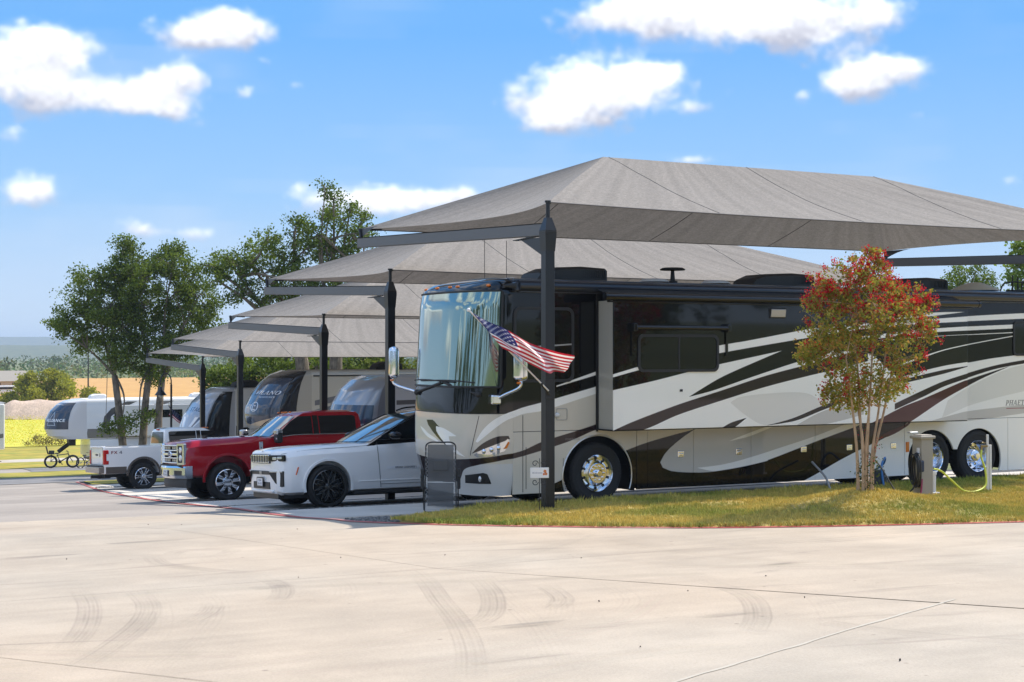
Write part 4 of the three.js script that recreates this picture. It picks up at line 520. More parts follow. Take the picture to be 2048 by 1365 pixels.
{ // white sport utility vehicle
  const t = thing('sport_utility_vehicle', 'white sport utility vehicle with black roof and black wheels beside the motorhome', 'car', [-2.95, padY(1, 5.58), -5.58]); t.rotation.x = -.05;
  const keys = [[-.95, .46, .96, .48, .38], [-.938, .36, 1.015, .64, .52], [-.905, .29, 1.045, .77, .62], [-.83, .26, 1.07, .875, .70], [-.68, .26, 1.095, .94, .76], [-.4, .26, 1.12, .97, .80], [.1, .26, 1.14, .98, .82], [.7, .27, 1.155, .982, .83], [1.0, .27, 1.17, .982, .88], [2.2, .27, 1.2, .985, .9], [3.3, .27, 1.2, .985, .9], [4.1, .3, 1.18, .95, .86], [4.27, .4, 1.1, .88, .8]];
  const b = bodyLoft(keys, carHalf); b.geo.computeVertexNormals();
  const wells = []; for (const s of [-1, 1]) for (const x of [0, 3.09]) wells.push(archTool(x, .42, .445, s), bx(x - .445, x + .445, .1, .42, s * .61, s * 1.11));
  const body = mesh('body', smooth(cut(b.geo, wells), .42), M.white, t);
  mesh('underbody', [bx(-.8, 4.1, .2, .34, -.8, .8), bx(-.6, 3.7, .3, .95, -.6, .6), bx(-.88, -.55, .19, .3, -.7, .7)], M.black, t);
  for (const s of [-1, 1]) { mesh('rocker_cladding', rb(.5, 2.6, .22, .28, s * .88, s * .965, .02), M.plastic, t); }
  const gh = greenhouse([[1.12, .66, 4.1, .93], [1.3, .98, 4.08, .905], [1.5, 1.36, 4.02, .85], [1.66, 1.68, 3.95, .79], [1.75, 1.93, 3.85, .74], [1.79, 2.15, 3.75, .64], [1.81, 2.4, 3.6, .4]]);
  const cab = mesh('cabin', gh.geo, M.blackGloss, t);
  mesh('windshield', gh.front(1.2, 1.72, .9, .01), screen, cab);
  for (const s of [-1, 1]) {
    mesh('side_window', gh.side([[1.15, 1.235], [2.1, 1.24], [2.1, 1.69], [1.98, 1.7], [1.72, 1.6], [1.4, 1.42]], s, .006), M.glass, cab);
    mesh('side_window', gh.side([[2.17, 1.24], [3.05, 1.24], [3.05, 1.68], [2.17, 1.69]], s, .006), M.glass, cab); mesh('side_window', gh.side([[3.12, 1.24], [3.85, 1.28], [3.6, 1.6], [3.12, 1.67]], s, .006), M.glass, cab);
    mesh('window_trim', [tube([[1.0, 1.225, s * .93], [2, 1.232, s * .93], [3.9, 1.235, s * .93]], .009, 20, 6), tube([[1.1, 1.3, s * .915], [1.4, 1.46, s * .872], [1.72, 1.63, s * .81], [2.0, 1.73, s * .765], [2.6, 1.75, s * .755], [3.6, 1.7, s * .78]], .009, 30, 6)], M.black, cab);
    mesh('roof_rail', tube([[2.1, 1.78, s * .62], [2.3, 1.835, s * .62], [3.4, 1.82, s * .62], [3.6, 1.77, s * .62]], .016, 24, 8), M.blackGloss, cab);
    const m = part('mirror', t); mesh('mirror_shell', tr(smooth(loft([[-.09, .5], [-.04, .9], [.04, 1], [.1, .9]].map(([x, k]) => Array.from({ length: 16 }, (_, i) => { const a = -i / 16 * Math.PI * 2; return [x, .075 * k * Math.sin(a), .12 * k * Math.cos(a)]; }))), .6), 1.28, 1.3, s * 1.08), M.blackGloss, m); mesh('mirror_foot', bar(V3(1.28, 1.24, s * .93), V3(1.28, 1.28, s * 1.02), .025), M.blackGloss, m);
    mesh('door_seam', [tube([[.98, 1.19, s * .958], [1.0, .9, s * .987], [1.04, .34, s * .982]], .005, 16, 5), tube([[2.13, 1.2, s * .955], [2.13, .9, s * .988], [2.13, .34, s * .984]], .005, 16, 5), tube([[1.03, .4, s * .984], [2.1, .4, s * .987], [3.0, .42, s * .987]], .004, 20, 5)], M.black, t);
    mesh('door_handle', rb(1.78, 2.0, 1.0, 1.035, s * .97, s * 1.005, .014), M.white, t);
    mesh('body_crease', rb(.6, 3.2, .455, .475, s * .978, s * .992, .007), M.white, t);
    mesh('arch_flare', archRing(0, .42, .445, .05, s * .975, .02, -.25, 3.39), M.white, t);
    mesh('side_marker', tr(rb(-.012, .012, -.075, .075, -.012, .012, .006), -.6, .70, s * .952, 0, s * -.28, -.3), M.orange, t);
    const hl = part('headlight', t); mesh('headlight_housing', tr(rb(-.03, .03, -.06, .06, -.22, .22, .02), -.89, .94, s * .70, 0, s * .36, 0), M.blackGloss, hl); mesh('headlight_lens', [tr(rb(-.012, .012, -.028, .028, -.09, .09, .01), -.937, .935, s * .63, 0, s * .3), tr(rb(-.012, .012, -.022, .022, -.06, .06, .01), -.882, .945, s * .80, 0, s * .45)], M.lens, hl);
    const fk = part('fog_lamp', t); mesh('fog_recess', tr(ex([[-.2, .1], [.2, .12], [.2, -.16], [.13, -.17], [-.02, -.1]].map(([a, c]) => [a * s, c]), -.012, .03, .004), -.898, .585, s * .69, 0, -Math.PI / 2 + s * .42), M.black, fk); mesh('fog_light_bar', tr(rb(-.012, .012, -.014, .014, -.17, .17, .008), -.92, .695, s * .70, 0, s * .42), M.lens, fk);
  }
  const gr = mesh('grille', rb(-.972, -.91, .84, 1.01, -.5, .5, .02), M.black, t);
  for (let k = 0; k < 7; k++) { const z = (k - 3) * .14; const q = ring(rrect(-.06, .06, -.072, .072, .02), rrect(-.047, .047, -.06, .06, .016), -.008, .012); mesh('grille_slot', tr(q, -.976, .925, z, 0, -Math.PI / 2), M.chrome, gr); }
  mesh('lower_intake', rb(-.968, -.9, .635, .705, -.5, .5, .012), M.black, t); mesh('lower_intake', rb(-.962, -.88, .37, .5, -.45, .45, .012), M.black, t); mesh('sensor', rb(-.978, -.965, .64, .7, -.06, .06, .005), M.steel, t);
  mesh('skid_trim', tr(rb(-.03, .03, -.025, .025, -.6, .6, .02), -.93, .33, 0, 0, 0, .3), M.white, t);
  mesh('front_airdam', rb(-.82, -.7, .2, .27, -.6, .6, .03), M.plastic, t);
  const pl = mesh('licence_plate', rb(-.99, -.972, .42, .575, -.155, .155, .004), M.plate, t); mesh('plate_print', tr(new THREE.PlaneGeometry(.27, .125), -.9915, .497, 0, 0, -Math.PI / 2), std(0xffffff, .5, { map: textTex('TEXAS\nSXL 4127', 128, 64, 'bold 26px sans-serif', '#33384a', '#e2e2e4') }), pl); mesh('plate_frame', tr(ring(rrect(-.17, .17, -.09, .09, .01), rrect(-.15, .15, -.07, .07, .008), -.006, .01), -.982, .497, 0, 0, -Math.PI / 2), M.black, pl);
  mesh('hood_badge', tr(new THREE.PlaneGeometry(.12, .045), -.925, 1.055, 0, 0, -Math.PI / 2, 0), std(0xffffff, .4, { map: textTex('Jeep', 128, 48, 'bold 44px sans-serif', '#17181a', '#dfe1e4') }), t);
  mesh('door_badge', tr(new THREE.PlaneGeometry(.80, .05), 1.56, .70, .9905), std(0xffffff, .4, { map: textTex('GRAND CHEROKEE L', 512, 32, 'bold 30px sans-serif', '#15161a', '#e9eaed') }), t);
  mesh('hood_seam', [tube([[-.86, 1.01, .80], [-.6, 1.05, .86], [-.2, 1.085, .885], [.4, 1.105, .9], [.95, 1.135, .91]], .003, 24, 5)], M.black, t);
  for (const s of [-1, 1]) for (const x of [0, 3.09]) wheel(t, x, .395, s * .85, .395, .265, .305, 'mesh', std(lin(.10), .15, { metalness: .9 }), std(lin(.03), .5, { metalness: .6 }));
}
function pickup(o) {
  const t = thing('pickup_truck', o.label, 'truck', o.at, o.turn); t.rotation.x = o.roll ?? 0;
  const P = o.paint, keys = [[-1.0, .62, 1.27, .86, .72], [-.97, .58, 1.33, .93, .78], [-.85, .56, 1.365, .965, .8], [-.5, .55, 1.4, .99, .82], [.2, .55, 1.425, 1.0, .84], [.72, .52, 1.44, 1.0, .9], [.95, .5, 1.4, 1.0, .95], [2, .48, 1.4, 1.005, .955], [3.37, .48, 1.4, 1.0, .95]];
  const b = bodyLoft(keys, carHalf); b.geo.computeVertexNormals();
  const wells = []; for (const s of [-1, 1]) wells.push(archTool(0, .5, .53, s), bx(-.53, .53, .2, .5, s * .61, s * 1.11));
  mesh('body', smooth(cut(b.geo, wells), .42), P, t);
  let bed = smooth(fix(new RoundedBoxGeometry(1.93, .88, 2.0, 4, .04)), .4); bed = tr(bed, 4.385, .99, 0);
  const tools = [bx(3.5, 5.27, .75, 1.6, -.82, .82)]; for (const s of [-1, 1]) tools.push(archTool(4.06, .52, .5, s), bx(3.56, 4.56, .2, .52, s * .61, s * 1.11));
  mesh('bed', smooth(cut(bed, tools), .42), P, t); mesh('bed_liner', [bx(3.5, 5.27, .755, .765, -.82, .82), bx(3.5, 5.27, .77, 1.4, -.815, -.8), bx(3.5, 5.27, .77, 1.4, .8, .815)], M.plastic, t);
  for (const s of [-1, 1]) mesh('bed_rail_cap', rb(3.44, 5.32, 1.425, 1.44, s * .8, s * .985, .006), P, t);
  mesh('chassis', [bx(-.8, 5.2, .42, .62, -.42, .42), cy('z', .07, 1.7, 0, .44, 0), cy('z', .08, 1.7, 4.06, .44, 0), tr(new THREE.SphereGeometry(.17, 16, 12), 4.06, .44, 0), bx(-.6, 3.3, .5, 1.0, -.58, .58), bx(5.3, 5.55, .42, .5, -.05, .05)], M.black, t);
  const gh = greenhouse([[1.36, .8, 3.36, .95], [1.5, 1.06, 3.36, .925], [1.75, 1.42, 3.34, .86], [1.9, 1.62, 3.32, .80], [1.97, 1.78, 3.27, .74], [2.01, 2.0, 3.15, .6], [2.025, 2.3, 3.0, .35]], .16, .03);
  const cab = mesh('cabin', gh.geo, P, t); mesh('windshield', gh.front(1.43, 1.89, .88, .012), screen, cab); mesh('rear_window', gh.rear(1.5, 1.88, .82, .012), M.glass, cab);
  for (const z of [-.4, -.15, 0, .15, .4]) mesh('roof_marker', tr(new THREE.SphereGeometry(.03, 8, 6), 1.72, 1.985, z, 0, 0, 0, [1.2, .7, 1]), M.amber, cab);
  mesh('brake_light', rb(3.28, 3.335, 1.935, 1.975, -.14, .14, .01), M.lampRed, cab);
  for (const s of [-1, 1]) {
    mesh('side_window', gh.side([[1.18, 1.45], [2.08, 1.46], [2.08, 1.89], [1.75, 1.885], [1.55, 1.77]], s, .006), M.glass, cab); mesh('side_window', gh.side([[2.26, 1.46], [3.18, 1.48], [3.18, 1.86], [3.12, 1.89], [2.26, 1.89]], s, .006), M.glass, cab); mesh('door_pillar', gh.side([[2.1, 1.45], [2.24, 1.45], [2.24, 1.9], [2.1, 1.9]], s, .004), M.blackGloss, cab);
    mesh('belt_trim', tube([[1.0, 1.42, s * .955], [1.4, 1.43, s * .95], [1.55, 1.45, s * .945], [3.2, 1.455, s * .945]], .012, 30, 6), M.chrome, cab);
    const m = part('mirror', t); mesh('mirror_arm', [bar(V3(1.12, 1.36, s * .96), V3(1.12, 1.4, s * 1.2), .025), bar(V3(1.12, 1.5, s * .93), V3(1.12, 1.52, s * 1.2), .025)], M.plastic, m); mesh('mirror_shell', rb(1.05, 1.2, 1.28, 1.55, s * 1.12, s * 1.36, .05, 5), M.plastic, m); mesh('mirror_cap', rb(1.04, 1.2, 1.45, 1.60, s * 1.125, s * 1.355, .045, 5), std(lin(.5), .25, { metalness: .8 }), m); mesh('mirror_repeater', rb(1.035, 1.05, 1.36, 1.4, s * 1.3, s * 1.365, .006), M.lens, m);
    mesh('door_seam', [tube([[.93, 1.4, s * .963], [.96, .95, s * 1.006], [.98, .52, s * 1.0]], .005, 16, 5), tube([[2.17, 1.4, s * .966], [2.17, .95, s * 1.008], [2.17, .52, s * 1.003]], .005, 16, 5), tube([[3.28, 1.4, s * .962], [3.28, .9, s * 1.004], [3.28, .52, s * 1.0]], .005, 16, 5)], M.black, t);
    for (const x of [1.88, 3.0]) mesh('door_handle', rb(x, x + .2, 1.2, 1.24, s * .99, s * 1.03, .014), o.handle ?? P, t);
    mesh('arch_flare', archRing(0, .5, .53, .055, s * 1.0, .03, -.1, 3.24), o.flare ?? P, t); mesh('arch_flare', archRing(4.06, .52, .5, .07, s * 1.0, .03, -.1, 3.24), o.flare ?? P, t);
    mesh('fender_badge', tr(ex([[-.04, .2], [.05, .2], [.04, -.2], [-.02, -.2]], 0, .02, .004), .78, 1.12, s > 0 ? 1.0 : -1.02), M.chrome, t); mesh('fender_badge_print', tr(new THREE.PlaneGeometry(.3, .06), .785, 1.12, s * 1.0235, 0, s > 0 ? 0 : Math.PI, s * -Math.PI / 2), std(0xffffff, .4, { map: textTex('F-250', 128, 28, 'bold 26px sans-serif', '#15161a', '#b9bbbf') }), t);
    mesh('running_board', rb(.75, 3.2, .42, .47, s * .85, s * 1.02, .02), M.plastic, t);
    const hl = part('headlight', t); mesh('headlight_frame', tr(ring(rrect(-.17, .17, -.235, .24, .03), rrect(-.125, .09, -.19, .195, .02), -.03, .03), -1.0, 1.085, s * .77, 0, -Math.PI / 2 + s * .2), M.chrome, hl); mesh('headlight_housing', tr(rb(-.01, .01, -.2, .2, -.13, .13, .008), -1.0, 1.085, s * .76, 0, s * .2), M.black, hl);
    for (const y of [1.18, 1.0]) mesh('headlight_lamp', tr(lathe([[.075, 0], [.07, .03], [.03, .035], [.001, .02]], 20, 'x').rotateY(Math.PI), -1.005, y, s * .74), M.lens, hl);
    mesh('corner_reflector', rb(-.93, -.9, .9, 1.22, s * .915, s * .935, .006), M.lens, hl);
    const tl = part('tail_lamp', t); mesh('tail_lens', smooth(cut(rb(5.2, 5.37, .86, 1.33, s * .84, s * 1.012, .02), [bx(5.1, 5.28, .98, 1.2, s * .9, s * 1.1)]), .4), M.lampRed, tl); mesh('tail_backing', bx(5.19, 5.29, .97, 1.21, s * .85, s * .99), M.lampRed, tl);
    for (const [x0, x1, y0, y1] of [[.55, 3.36, .5, .7], [3.44, 3.52, .55, .78], [4.62, 5.3, .56, .78]]) mesh('lower_panel', rb(x0, x1, y0, y1, s * .985, s * 1.012, .01), o.lower ?? P, t);
    if (o.decal) mesh('bed_decal', tr(new THREE.PlaneGeometry(.44, .12), 4.93, 1.25, s * 1.0015, 0, s > 0 ? 0 : Math.PI), std(0xffffff, .4, { map: canvasTex(128, 36, (c) => { c.fillStyle = '#ecebe8'; c.fillRect(0, 0, 128, 36); c.font = 'bold 40px sans-serif'; c.textBaseline = 'middle'; c.save(); c.scale(1.35, 1); c.fillStyle = '#7c1016'; c.fillText('FX', 3, 19); c.fillStyle = '#55565c'; c.fillText('4', 62, 19); c.restore(); }) }), t);
  }
  const gr = mesh('grille', rb(-1.0, -.94, .86, 1.3, -.62, .62, .02), M.black, t);
  for (const y of [.89, 1.0, 1.085, 1.17, 1.28]) mesh('grille_bar', rb(-1.045, -.99, y - (y === 1.085 ? .03 : .016), y + (y === 1.085 ? .03 : .016), -.62, .62, .014), M.chrome, gr);
  for (let k = -4; k <= 4; k++) if (k) for (const y of [.945, 1.225]) mesh('grille_tooth', rb(-1.015, -.99, y - .03, y + .03, k * .13 - .045, k * .13 + .01, .006), M.alu, gr);
  const em = mesh('grille_emblem', tr(lathe([[.12, 0], [.12, .02], [.105, .028], [.001, .03]], 32, 'x').rotateY(Math.PI), -1.04, 1.085, 0, 0, 0, 0, [1, .55, 1.1]), M.chrome, gr); mesh('emblem_oval', tr(new THREE.CircleGeometry(.1, 28), -1.0735, 1.085, 0, 0, -Math.PI / 2, 0, [1.0, .5, 1]), std(0xffffff, .3, { map: textTex('Ford', 96, 96, 'italic bold 40px serif', '#e8ecf4', '#16305f') }), em);
  const bp = mesh('front_bumper', smooth(fix(cut(loft([[-1.0, 1], [-.33, 0], [0, 0], [.33, 0], [1.0, 1]].map(([z, e]) => { const x = -1.12 + .16 * z * z; return [[x, .82, z], [x - .03, .78, z], [x - .035, .62, z], [x + .02, .54, z], [x + .14, .54, z], [x + .14, .82, z]]; })), [bx(-1.4, -1.0, .585, .72, -.26, .26), ...[-1, 1].map((s) => bx(-1.4, -.95, .61, .72, s * .5, s * .86))])), .3), M.chrome, t);
  for (const q of [bx(-1.06, -.98, .57, .74, -.3, .3), ...[-1, 1].map((s) => tr(bx(-.02, .02, .59, .74, -.22, .22), -1.015, 0, s * .68, 0, s * .2))]) mesh('bumper_recess', q, M.black, bp);
  mesh('bumper_cap', rb(-1.06, -.88, .825, .85, -.8, .8, .01), M.plastic, bp); mesh('air_dam', smooth(loft([-.92, -.5, 0, .5, .92].map((z) => { const x = -1.06 + .14 * z * z; return [[x + .02, .54, z], [x, .42, z], [x + .02, .33, z], [x + .1, .33, z], [x + .12, .54, z]]; })), .4), M.darkPlastic, t);
  const pl = mesh('licence_plate', rb(-1.165, -1.15, .58, .735, -.155, .155, .004), M.plate, t); mesh('plate_print', tr(new THREE.PlaneGeometry(.29, .14), -1.1665, .657, 0, 0, -Math.PI / 2), std(0xffffff, .5, { map: textTex(o.plate, 128, 64, 'bold 26px sans-serif', '#30343f', '#dcdde0') }), pl);
  mesh('rear_bumper', rb(5.32, 5.52, .58, .8, -.98, .98, .04), o.bumper ?? M.chrome, t); mesh('bumper_step', rb(5.33, 5.54, .8, .825, -.9, .9, .01), M.plastic, t); mesh('hitch', [rb(5.1, 5.56, .4, .5, -.06, .06, .01), rb(4.75, 5.2, .36, .5, .55, .75, .05)], M.black, t);
  mesh('tailgate_seam', [ring(rrect(-.8, .8, .84, 1.415, .02), rrect(-.79, .79, .85, 1.405, .02), -.002, .003)].map((q) => tr(q, 5.351, 0, 0, 0, Math.PI / 2)), M.black, t); mesh('tailgate_handle', [rb(5.34, 5.375, 1.14, 1.2, -.12, .12, .01)], M.black, t); mesh('tailgate_badge', tr(cy('x', .06, .02, 0, 0, 0, 20), 5.357, 1.17, -.42), M.steel, t); mesh('tailgate_spoiler', rb(5.26, 5.4, 1.405, 1.45, -.78, .78, .018), P, t);
  mesh('wiper_cowl', sheet(20, 2, (a, b) => [.74 + .12 * b + .16 * Math.pow(Math.abs(a * 2 - 1), 2.2), 1.455 - .02 * b, (a * 2 - 1) * .8]), M.plastic, t);
  for (const s of [-1, 1]) for (const x of [0, 4.06]) wheel(t, x, .435, s * .86, .435, .275, .282, o.wheel, M.chrome);
  return t;
}
pickup({ label: 'dark red pickup truck with chrome grille and chrome wheels', at: [-2.62, padY(3, 12.6), -12.6], turn: 0, roll: -.05, paint: M.red, wheel: 'eight', plate: 'TEXAS\nRKT 7305' });
{ const br = paint(lin(.12, .10, .085)); pickup({ label: 'white pickup truck with brown lower trim, its tailgate towards the lane', at: [3.78, padY(7, 28.8), -28.8], turn: Math.PI, roll: -.05, paint: M.white, wheel: 'vee', plate: 'TEXAS\nMPL 5519', lower: br, flare: br, bumper: paint(lin(.22, .19, .165)), decal: true }); }

// ---------- trailers under the canopies ----------
function trailer(o) { // local x = 0 at the nose, z = +W on the near side
  const t = thing(o.name, o.label, 'trailer', o.at, 0), W = o.W ?? 1.22, P = o.prof, xs = o.join;
  const f = (y) => { let i = 1; while (i < P.length - 1 && y > P[i][0]) i++; return lerp(P[i - 1][1], P[i][1], Math.min(1, Math.max(0, (y - P[i - 1][0]) / (P[i][0] - P[i - 1][0])))); };
  const top = P[P.length - 1][0], bot = P[0][0], pw = o.pw ?? 2.6;
  const at = (ph, y, off = 0) => { const x0 = f(y), D = Math.max(.05, xs - x0), c = Math.pow(Math.abs(Math.cos(ph)), 2 / pw), s = Math.sign(ph) * Math.pow(Math.abs(Math.sin(ph)), 2 / pw), r = Math.max(0, y - top + .16) / .16, w = W - .14 * r * r, nx = -Math.pow(c, pw - 1) / D, nz = Math.sign(s) * Math.pow(Math.abs(s), pw - 1) / W, L = Math.hypot(nx, nz) || 1; return [x0 + D * (1 - c) + off * nx / L, y, w * s + off * nz / L]; };
  const ys = [...new Set([...P.map((q) => q[0]), ...Array.from({ length: 13 }, (_, k) => lerp(bot, top, k / 12)), top - .1, top - .05])].sort((a, b) => a - b);
  const shell = sheet(64, ys.length - 1, (a, b) => at((a - .5) * Math.PI, ys[Math.round(b * (ys.length - 1))]));
  { const uv = shell.attributes.uv, p = shell.attributes.position; for (let i = 0; i < p.count; i++) uv.setY(i, (p.getY(i) - bot) / (top - bot)); }
  const lid = (y, xb) => sheet(30, 1, (a, b) => { const q = at((a - .5) * Math.PI, y); return [lerp(q[0], xb, b), y, q[2]]; });
  const cap = mesh('front_cap', [shell, lid(bot, xs), lid(top, xs + .05)], o.capMat, t);
  const cross = (x0, x1, y0, y1) => { const g = ex([[-W, y0], [-W, y1 - .16], [-W + .04, y1 - .06], [-W + .14, y1], [W - .14, y1], [W - .04, y1 - .06], [W, y1 - .16], [W, y0]], 0, x1 - x0, 0); g.rotateY(Math.PI / 2); return tr(g, x0, 0, 0); };
  mesh('body', smooth(fix(cross(xs, o.len, o.deck ?? bot, top)), .4), o.bodyMat, t); if (o.deckX) mesh('lower_body', smooth(fix(cross(o.deckX, o.len - .02, o.floor, (o.deck ?? bot) + .02)), .4), o.bodyMat, t);
  mesh('roof_sheet', bx(xs, o.len - .05, top, top + .015, -W + .15, W - .15), o.roofMat ?? std(lin(.62, .6, .55), .7), t);
  mesh('chassis', [bx((o.deckX ?? xs) + .1, o.len, o.floor - .22, o.floor + .01, -.9, .9), ...(o.wheels ?? []).map((x) => cy('z', .05, 2, x, .36, 0))], M.black, t);
  for (const x of o.wheels ?? []) for (const s of [-1, 1]) wheel(t, x, .36, s * (W - .16), .36, .22, .2, 'trailer', M.alu);
  for (const x of o.legs ?? []) mesh('landing_leg', [rb(x - .05, x + .05, .05, o.floor + .1, W - .4, W - .3, .01), rb(x - .12, x + .12, .015, .05, W - .47, W - .23, .01)], M.plastic, t);
  for (const [x, c] of o.ac ?? []) mesh('roof_air_conditioner', smooth(loft([[x, .75, .08], [x + .08, .9, .2], [x + .35, 1, .28], [x + .85, 1, .27], [x + .95, .9, .2]].map(([xx, w, h]) => [[xx, top, -.36 * w], [xx, top + h * .8, -.36 * w], [xx, top + h, -.28 * w], [xx, top + h, .28 * w], [xx, top + h * .8, .36 * w], [xx, top, .36 * w]])), .5), c, t);
  const near = (nm, poly, mat, d = .008) => mesh(nm, ex(poly, W, W + d), mat, t);
  const win = (x0, x1, y0, y1, r = .06) => { const w = mesh('window', ex(rrect(x0, x1, y0, y1, r), W - .01, W + .012), M.glass, t); mesh('window_frame', ring(rrect(x0 - .03, x1 + .03, y0 - .03, y1 + .03, r + .02), rrect(x0 + .01, x1 - .01, y0 + .01, y1 - .01, r), W, W + .02), M.plastic, w); return w; };
  const patch = (f0, f1, y0, y1, off, n = 40, m = 16) => { const g = sheet(n, m, (a, b) => { const ph = typeof f0 === 'function' ? lerp(f0(b), f1(b), a) : lerp(f0, f1, a); return at(ph, lerp(y0, y1, b), off); }); return g; };
  return { t, at, near, win, patch, W, top, xs };
}
const beige = paint(lin(.52, .47, .375)), offWhite = paint(lin(.70, .70, .69)), slate = paint(lin(.07, .072, .08)), greyBand = paint(lin(.17, .165, .165)), capGlass = (tex) => new THREE.MeshPhysicalMaterial({ color: 0xffffff, map: tex, roughness: .2, metalness: .12, clearcoat: 1, clearcoatRoughness: .03 });
{ // silver travel trailer
  const q = trailer({ name: 'travel_trailer', label: 'silver rounded travel trailer with large mirrored front window behind the white car', at: [1.85, padY(4, 16.55), -16.55], len: 9.3, floor: .5, join: 1.3, deck: .55, prof: [[.55, .25], [1.2, 0], [1.9, 0], [2.3, .12], [2.7, .4], [2.95, .75], [3.05, 1.1]], capMat: paint(lin(.42, .44, .47), { metalness: .5, roughness: .3 }), bodyMat: paint(lin(.66, .67, .69), { metalness: .2 }), wheels: [5.4, 6.25], legs: [.9], ac: [[4.2, M.plastic]], pw: 2.4, roofMat: std(lin(.5), .6) });
  mesh('front_window', q.patch(-1.15, 1.15, 1.35, 2.3, .012), capGlass(canvasTex(512, 256, (c, w, h) => { c.fillStyle = '#3c4b60'; c.fillRect(0, 0, w, h); c.font = 'italic bold 46px serif'; c.fillStyle = '#dfe6ee'; c.textAlign = 'center'; c.fillText('Reflections', w * .66, h * .62); })), q.t);
  for (const [a, b, w] of [[1.25, 1.42, .06], [1.46, 1.53, .03]]) mesh('cap_stripe', sheet(20, 24, (i, j) => q.at(lerp(a, b, i), lerp(.8, 3.0, j), .01)), std(lin(.2, .21, .23), .4), q.t);
  q.near('body_stripe', [[1.35, 2.3], [9.2, 2.5], [9.2, 2.56], [1.35, 2.42]], greyBand); q.win(2.2, 3.1, 1.7, 2.3); q.win(6.8, 8.1, 1.7, 2.3);
  mesh('awning', [cy('x', .06, 5, 5, 2.85, q.W + .08, 14)], M.plastic, q.t);
  mesh('hitch_frame', [bar(V3(1.2, .5, .7), V3(-.9, .5, 0), .05), bar(V3(1.2, .5, -.7), V3(-.9, .5, 0), .05), cy('y', .04, .7, -.7, .36, .1, 10), rb(-.6, -.1, .53, .95, -.3, .3, .06)], M.black, q.t);
}
{ // tan fifth wheel
  const q = trailer({ name: 'fifth_wheel_trailer', label: 'tan fifth wheel trailer with dark curved front cap lettered VILANO', at: [2.45, padY(6, 25.45), -25.45], len: 11.2, floor: .62, join: 1.75, deck: 1.72, deckX: 2.9, prof: [[1.72, .32], [1.9, .1], [2.3, 0], [2.6, .05], [3.0, .26], [3.35, .56], [3.6, .92], [3.74, 1.35]], capMat: paint(lin(.42, .38, .31)), bodyMat: beige, wheels: [7.4, 8.35], legs: [3.1], ac: [[4.4, M.plastic], [8.4, M.plastic]], roofMat: std(lin(.34, .27, .20), .7) });
  mesh('front_window', q.patch(() => -1.12, () => 1.02, 1.98, 3.5, .012, 40, 22), capGlass(canvasTex(512, 512, (c, w, h) => { c.fillStyle = '#454d5c'; c.fillRect(0, 0, w, h); c.fillStyle = '#e6e8ec'; c.textAlign = 'center'; c.font = 'italic bold 54px serif'; c.fillText('VILANO', w * .74, h * .34); c.font = '24px serif'; c.fillText('RESIDENCE', w * .78, h * .41); c.strokeStyle = '#dfe2e8'; c.lineWidth = 7; c.beginPath(); c.ellipse(w * .64, h * .60, 34, 48, 0, 0, 7); c.stroke(); c.beginPath(); c.moveTo(w * .61, h * .55); c.lineTo(w * .61, h * .66); c.lineTo(w * .67, h * .66); c.moveTo(w * .63, h * .58); c.lineTo(w * .67, h * .58); c.stroke(); c.fillStyle = '#cdb79a'; c.beginPath(); c.moveTo(0, h * .86); c.lineTo(w * .55, h * .98); c.lineTo(w, h * .8); c.lineTo(w, h); c.lineTo(0, h); c.fill(); })), q.t);
  mesh('cap_trim', [sheet(12, 30, (i, j) => q.at(lerp(1.03, 1.36, i), lerp(1.9, 3.72, j), .011)), sheet(40, 6, (i, j) => q.at(lerp(-1.2, 1.36, i), lerp(3.5, 3.73, j), .011))], paint(lin(.022, .02, .02)), q.t);
  for (const [y0, y1, dx] of [[2.3, 2.75, 0], [2.62, 3.05, .25], [1.95, 2.3, -.2]]) q.near('side_swoosh', [[1.78 + dx * .3, y0], [2.9 + dx, y0 + .18], [4.4 + dx, y1], [4.4 + dx, y1 + .12], [2.8 + dx, y0 + .4], [1.78 + dx * .3, y0 + .16]], greyBand, .006);
  const s = part('slide_out', q.t); mesh('slide_box', rb(4.7, 8.4, 1.0, 3.4, q.W - .05, q.W + .55, .03), beige, s); mesh('slide_trim', ring(rrect(4.66, 8.44, .96, 3.44, .03), rrect(4.74, 8.36, 1.04, 3.36, .03), q.W + .5, q.W + .57), std(lin(.5, .45, .36), .5), s); mesh('slide_window', ex(rrect(5.6, 7.5, 1.9, 2.7, .08), q.W + .55, q.W + .56), M.glass, s);
  q.win(4.05, 4.5, 1.6, 2.9, .1); mesh('roof_edge_trim', rb(1.8, 11.1, 3.56, 3.6, q.W - .01, q.W + .03, .01), M.plastic, q.t);
  mesh('king_pin', [rb(.9, 1.6, 1.3, 1.72, -.3, .3, .05)], M.black, q.t);
}
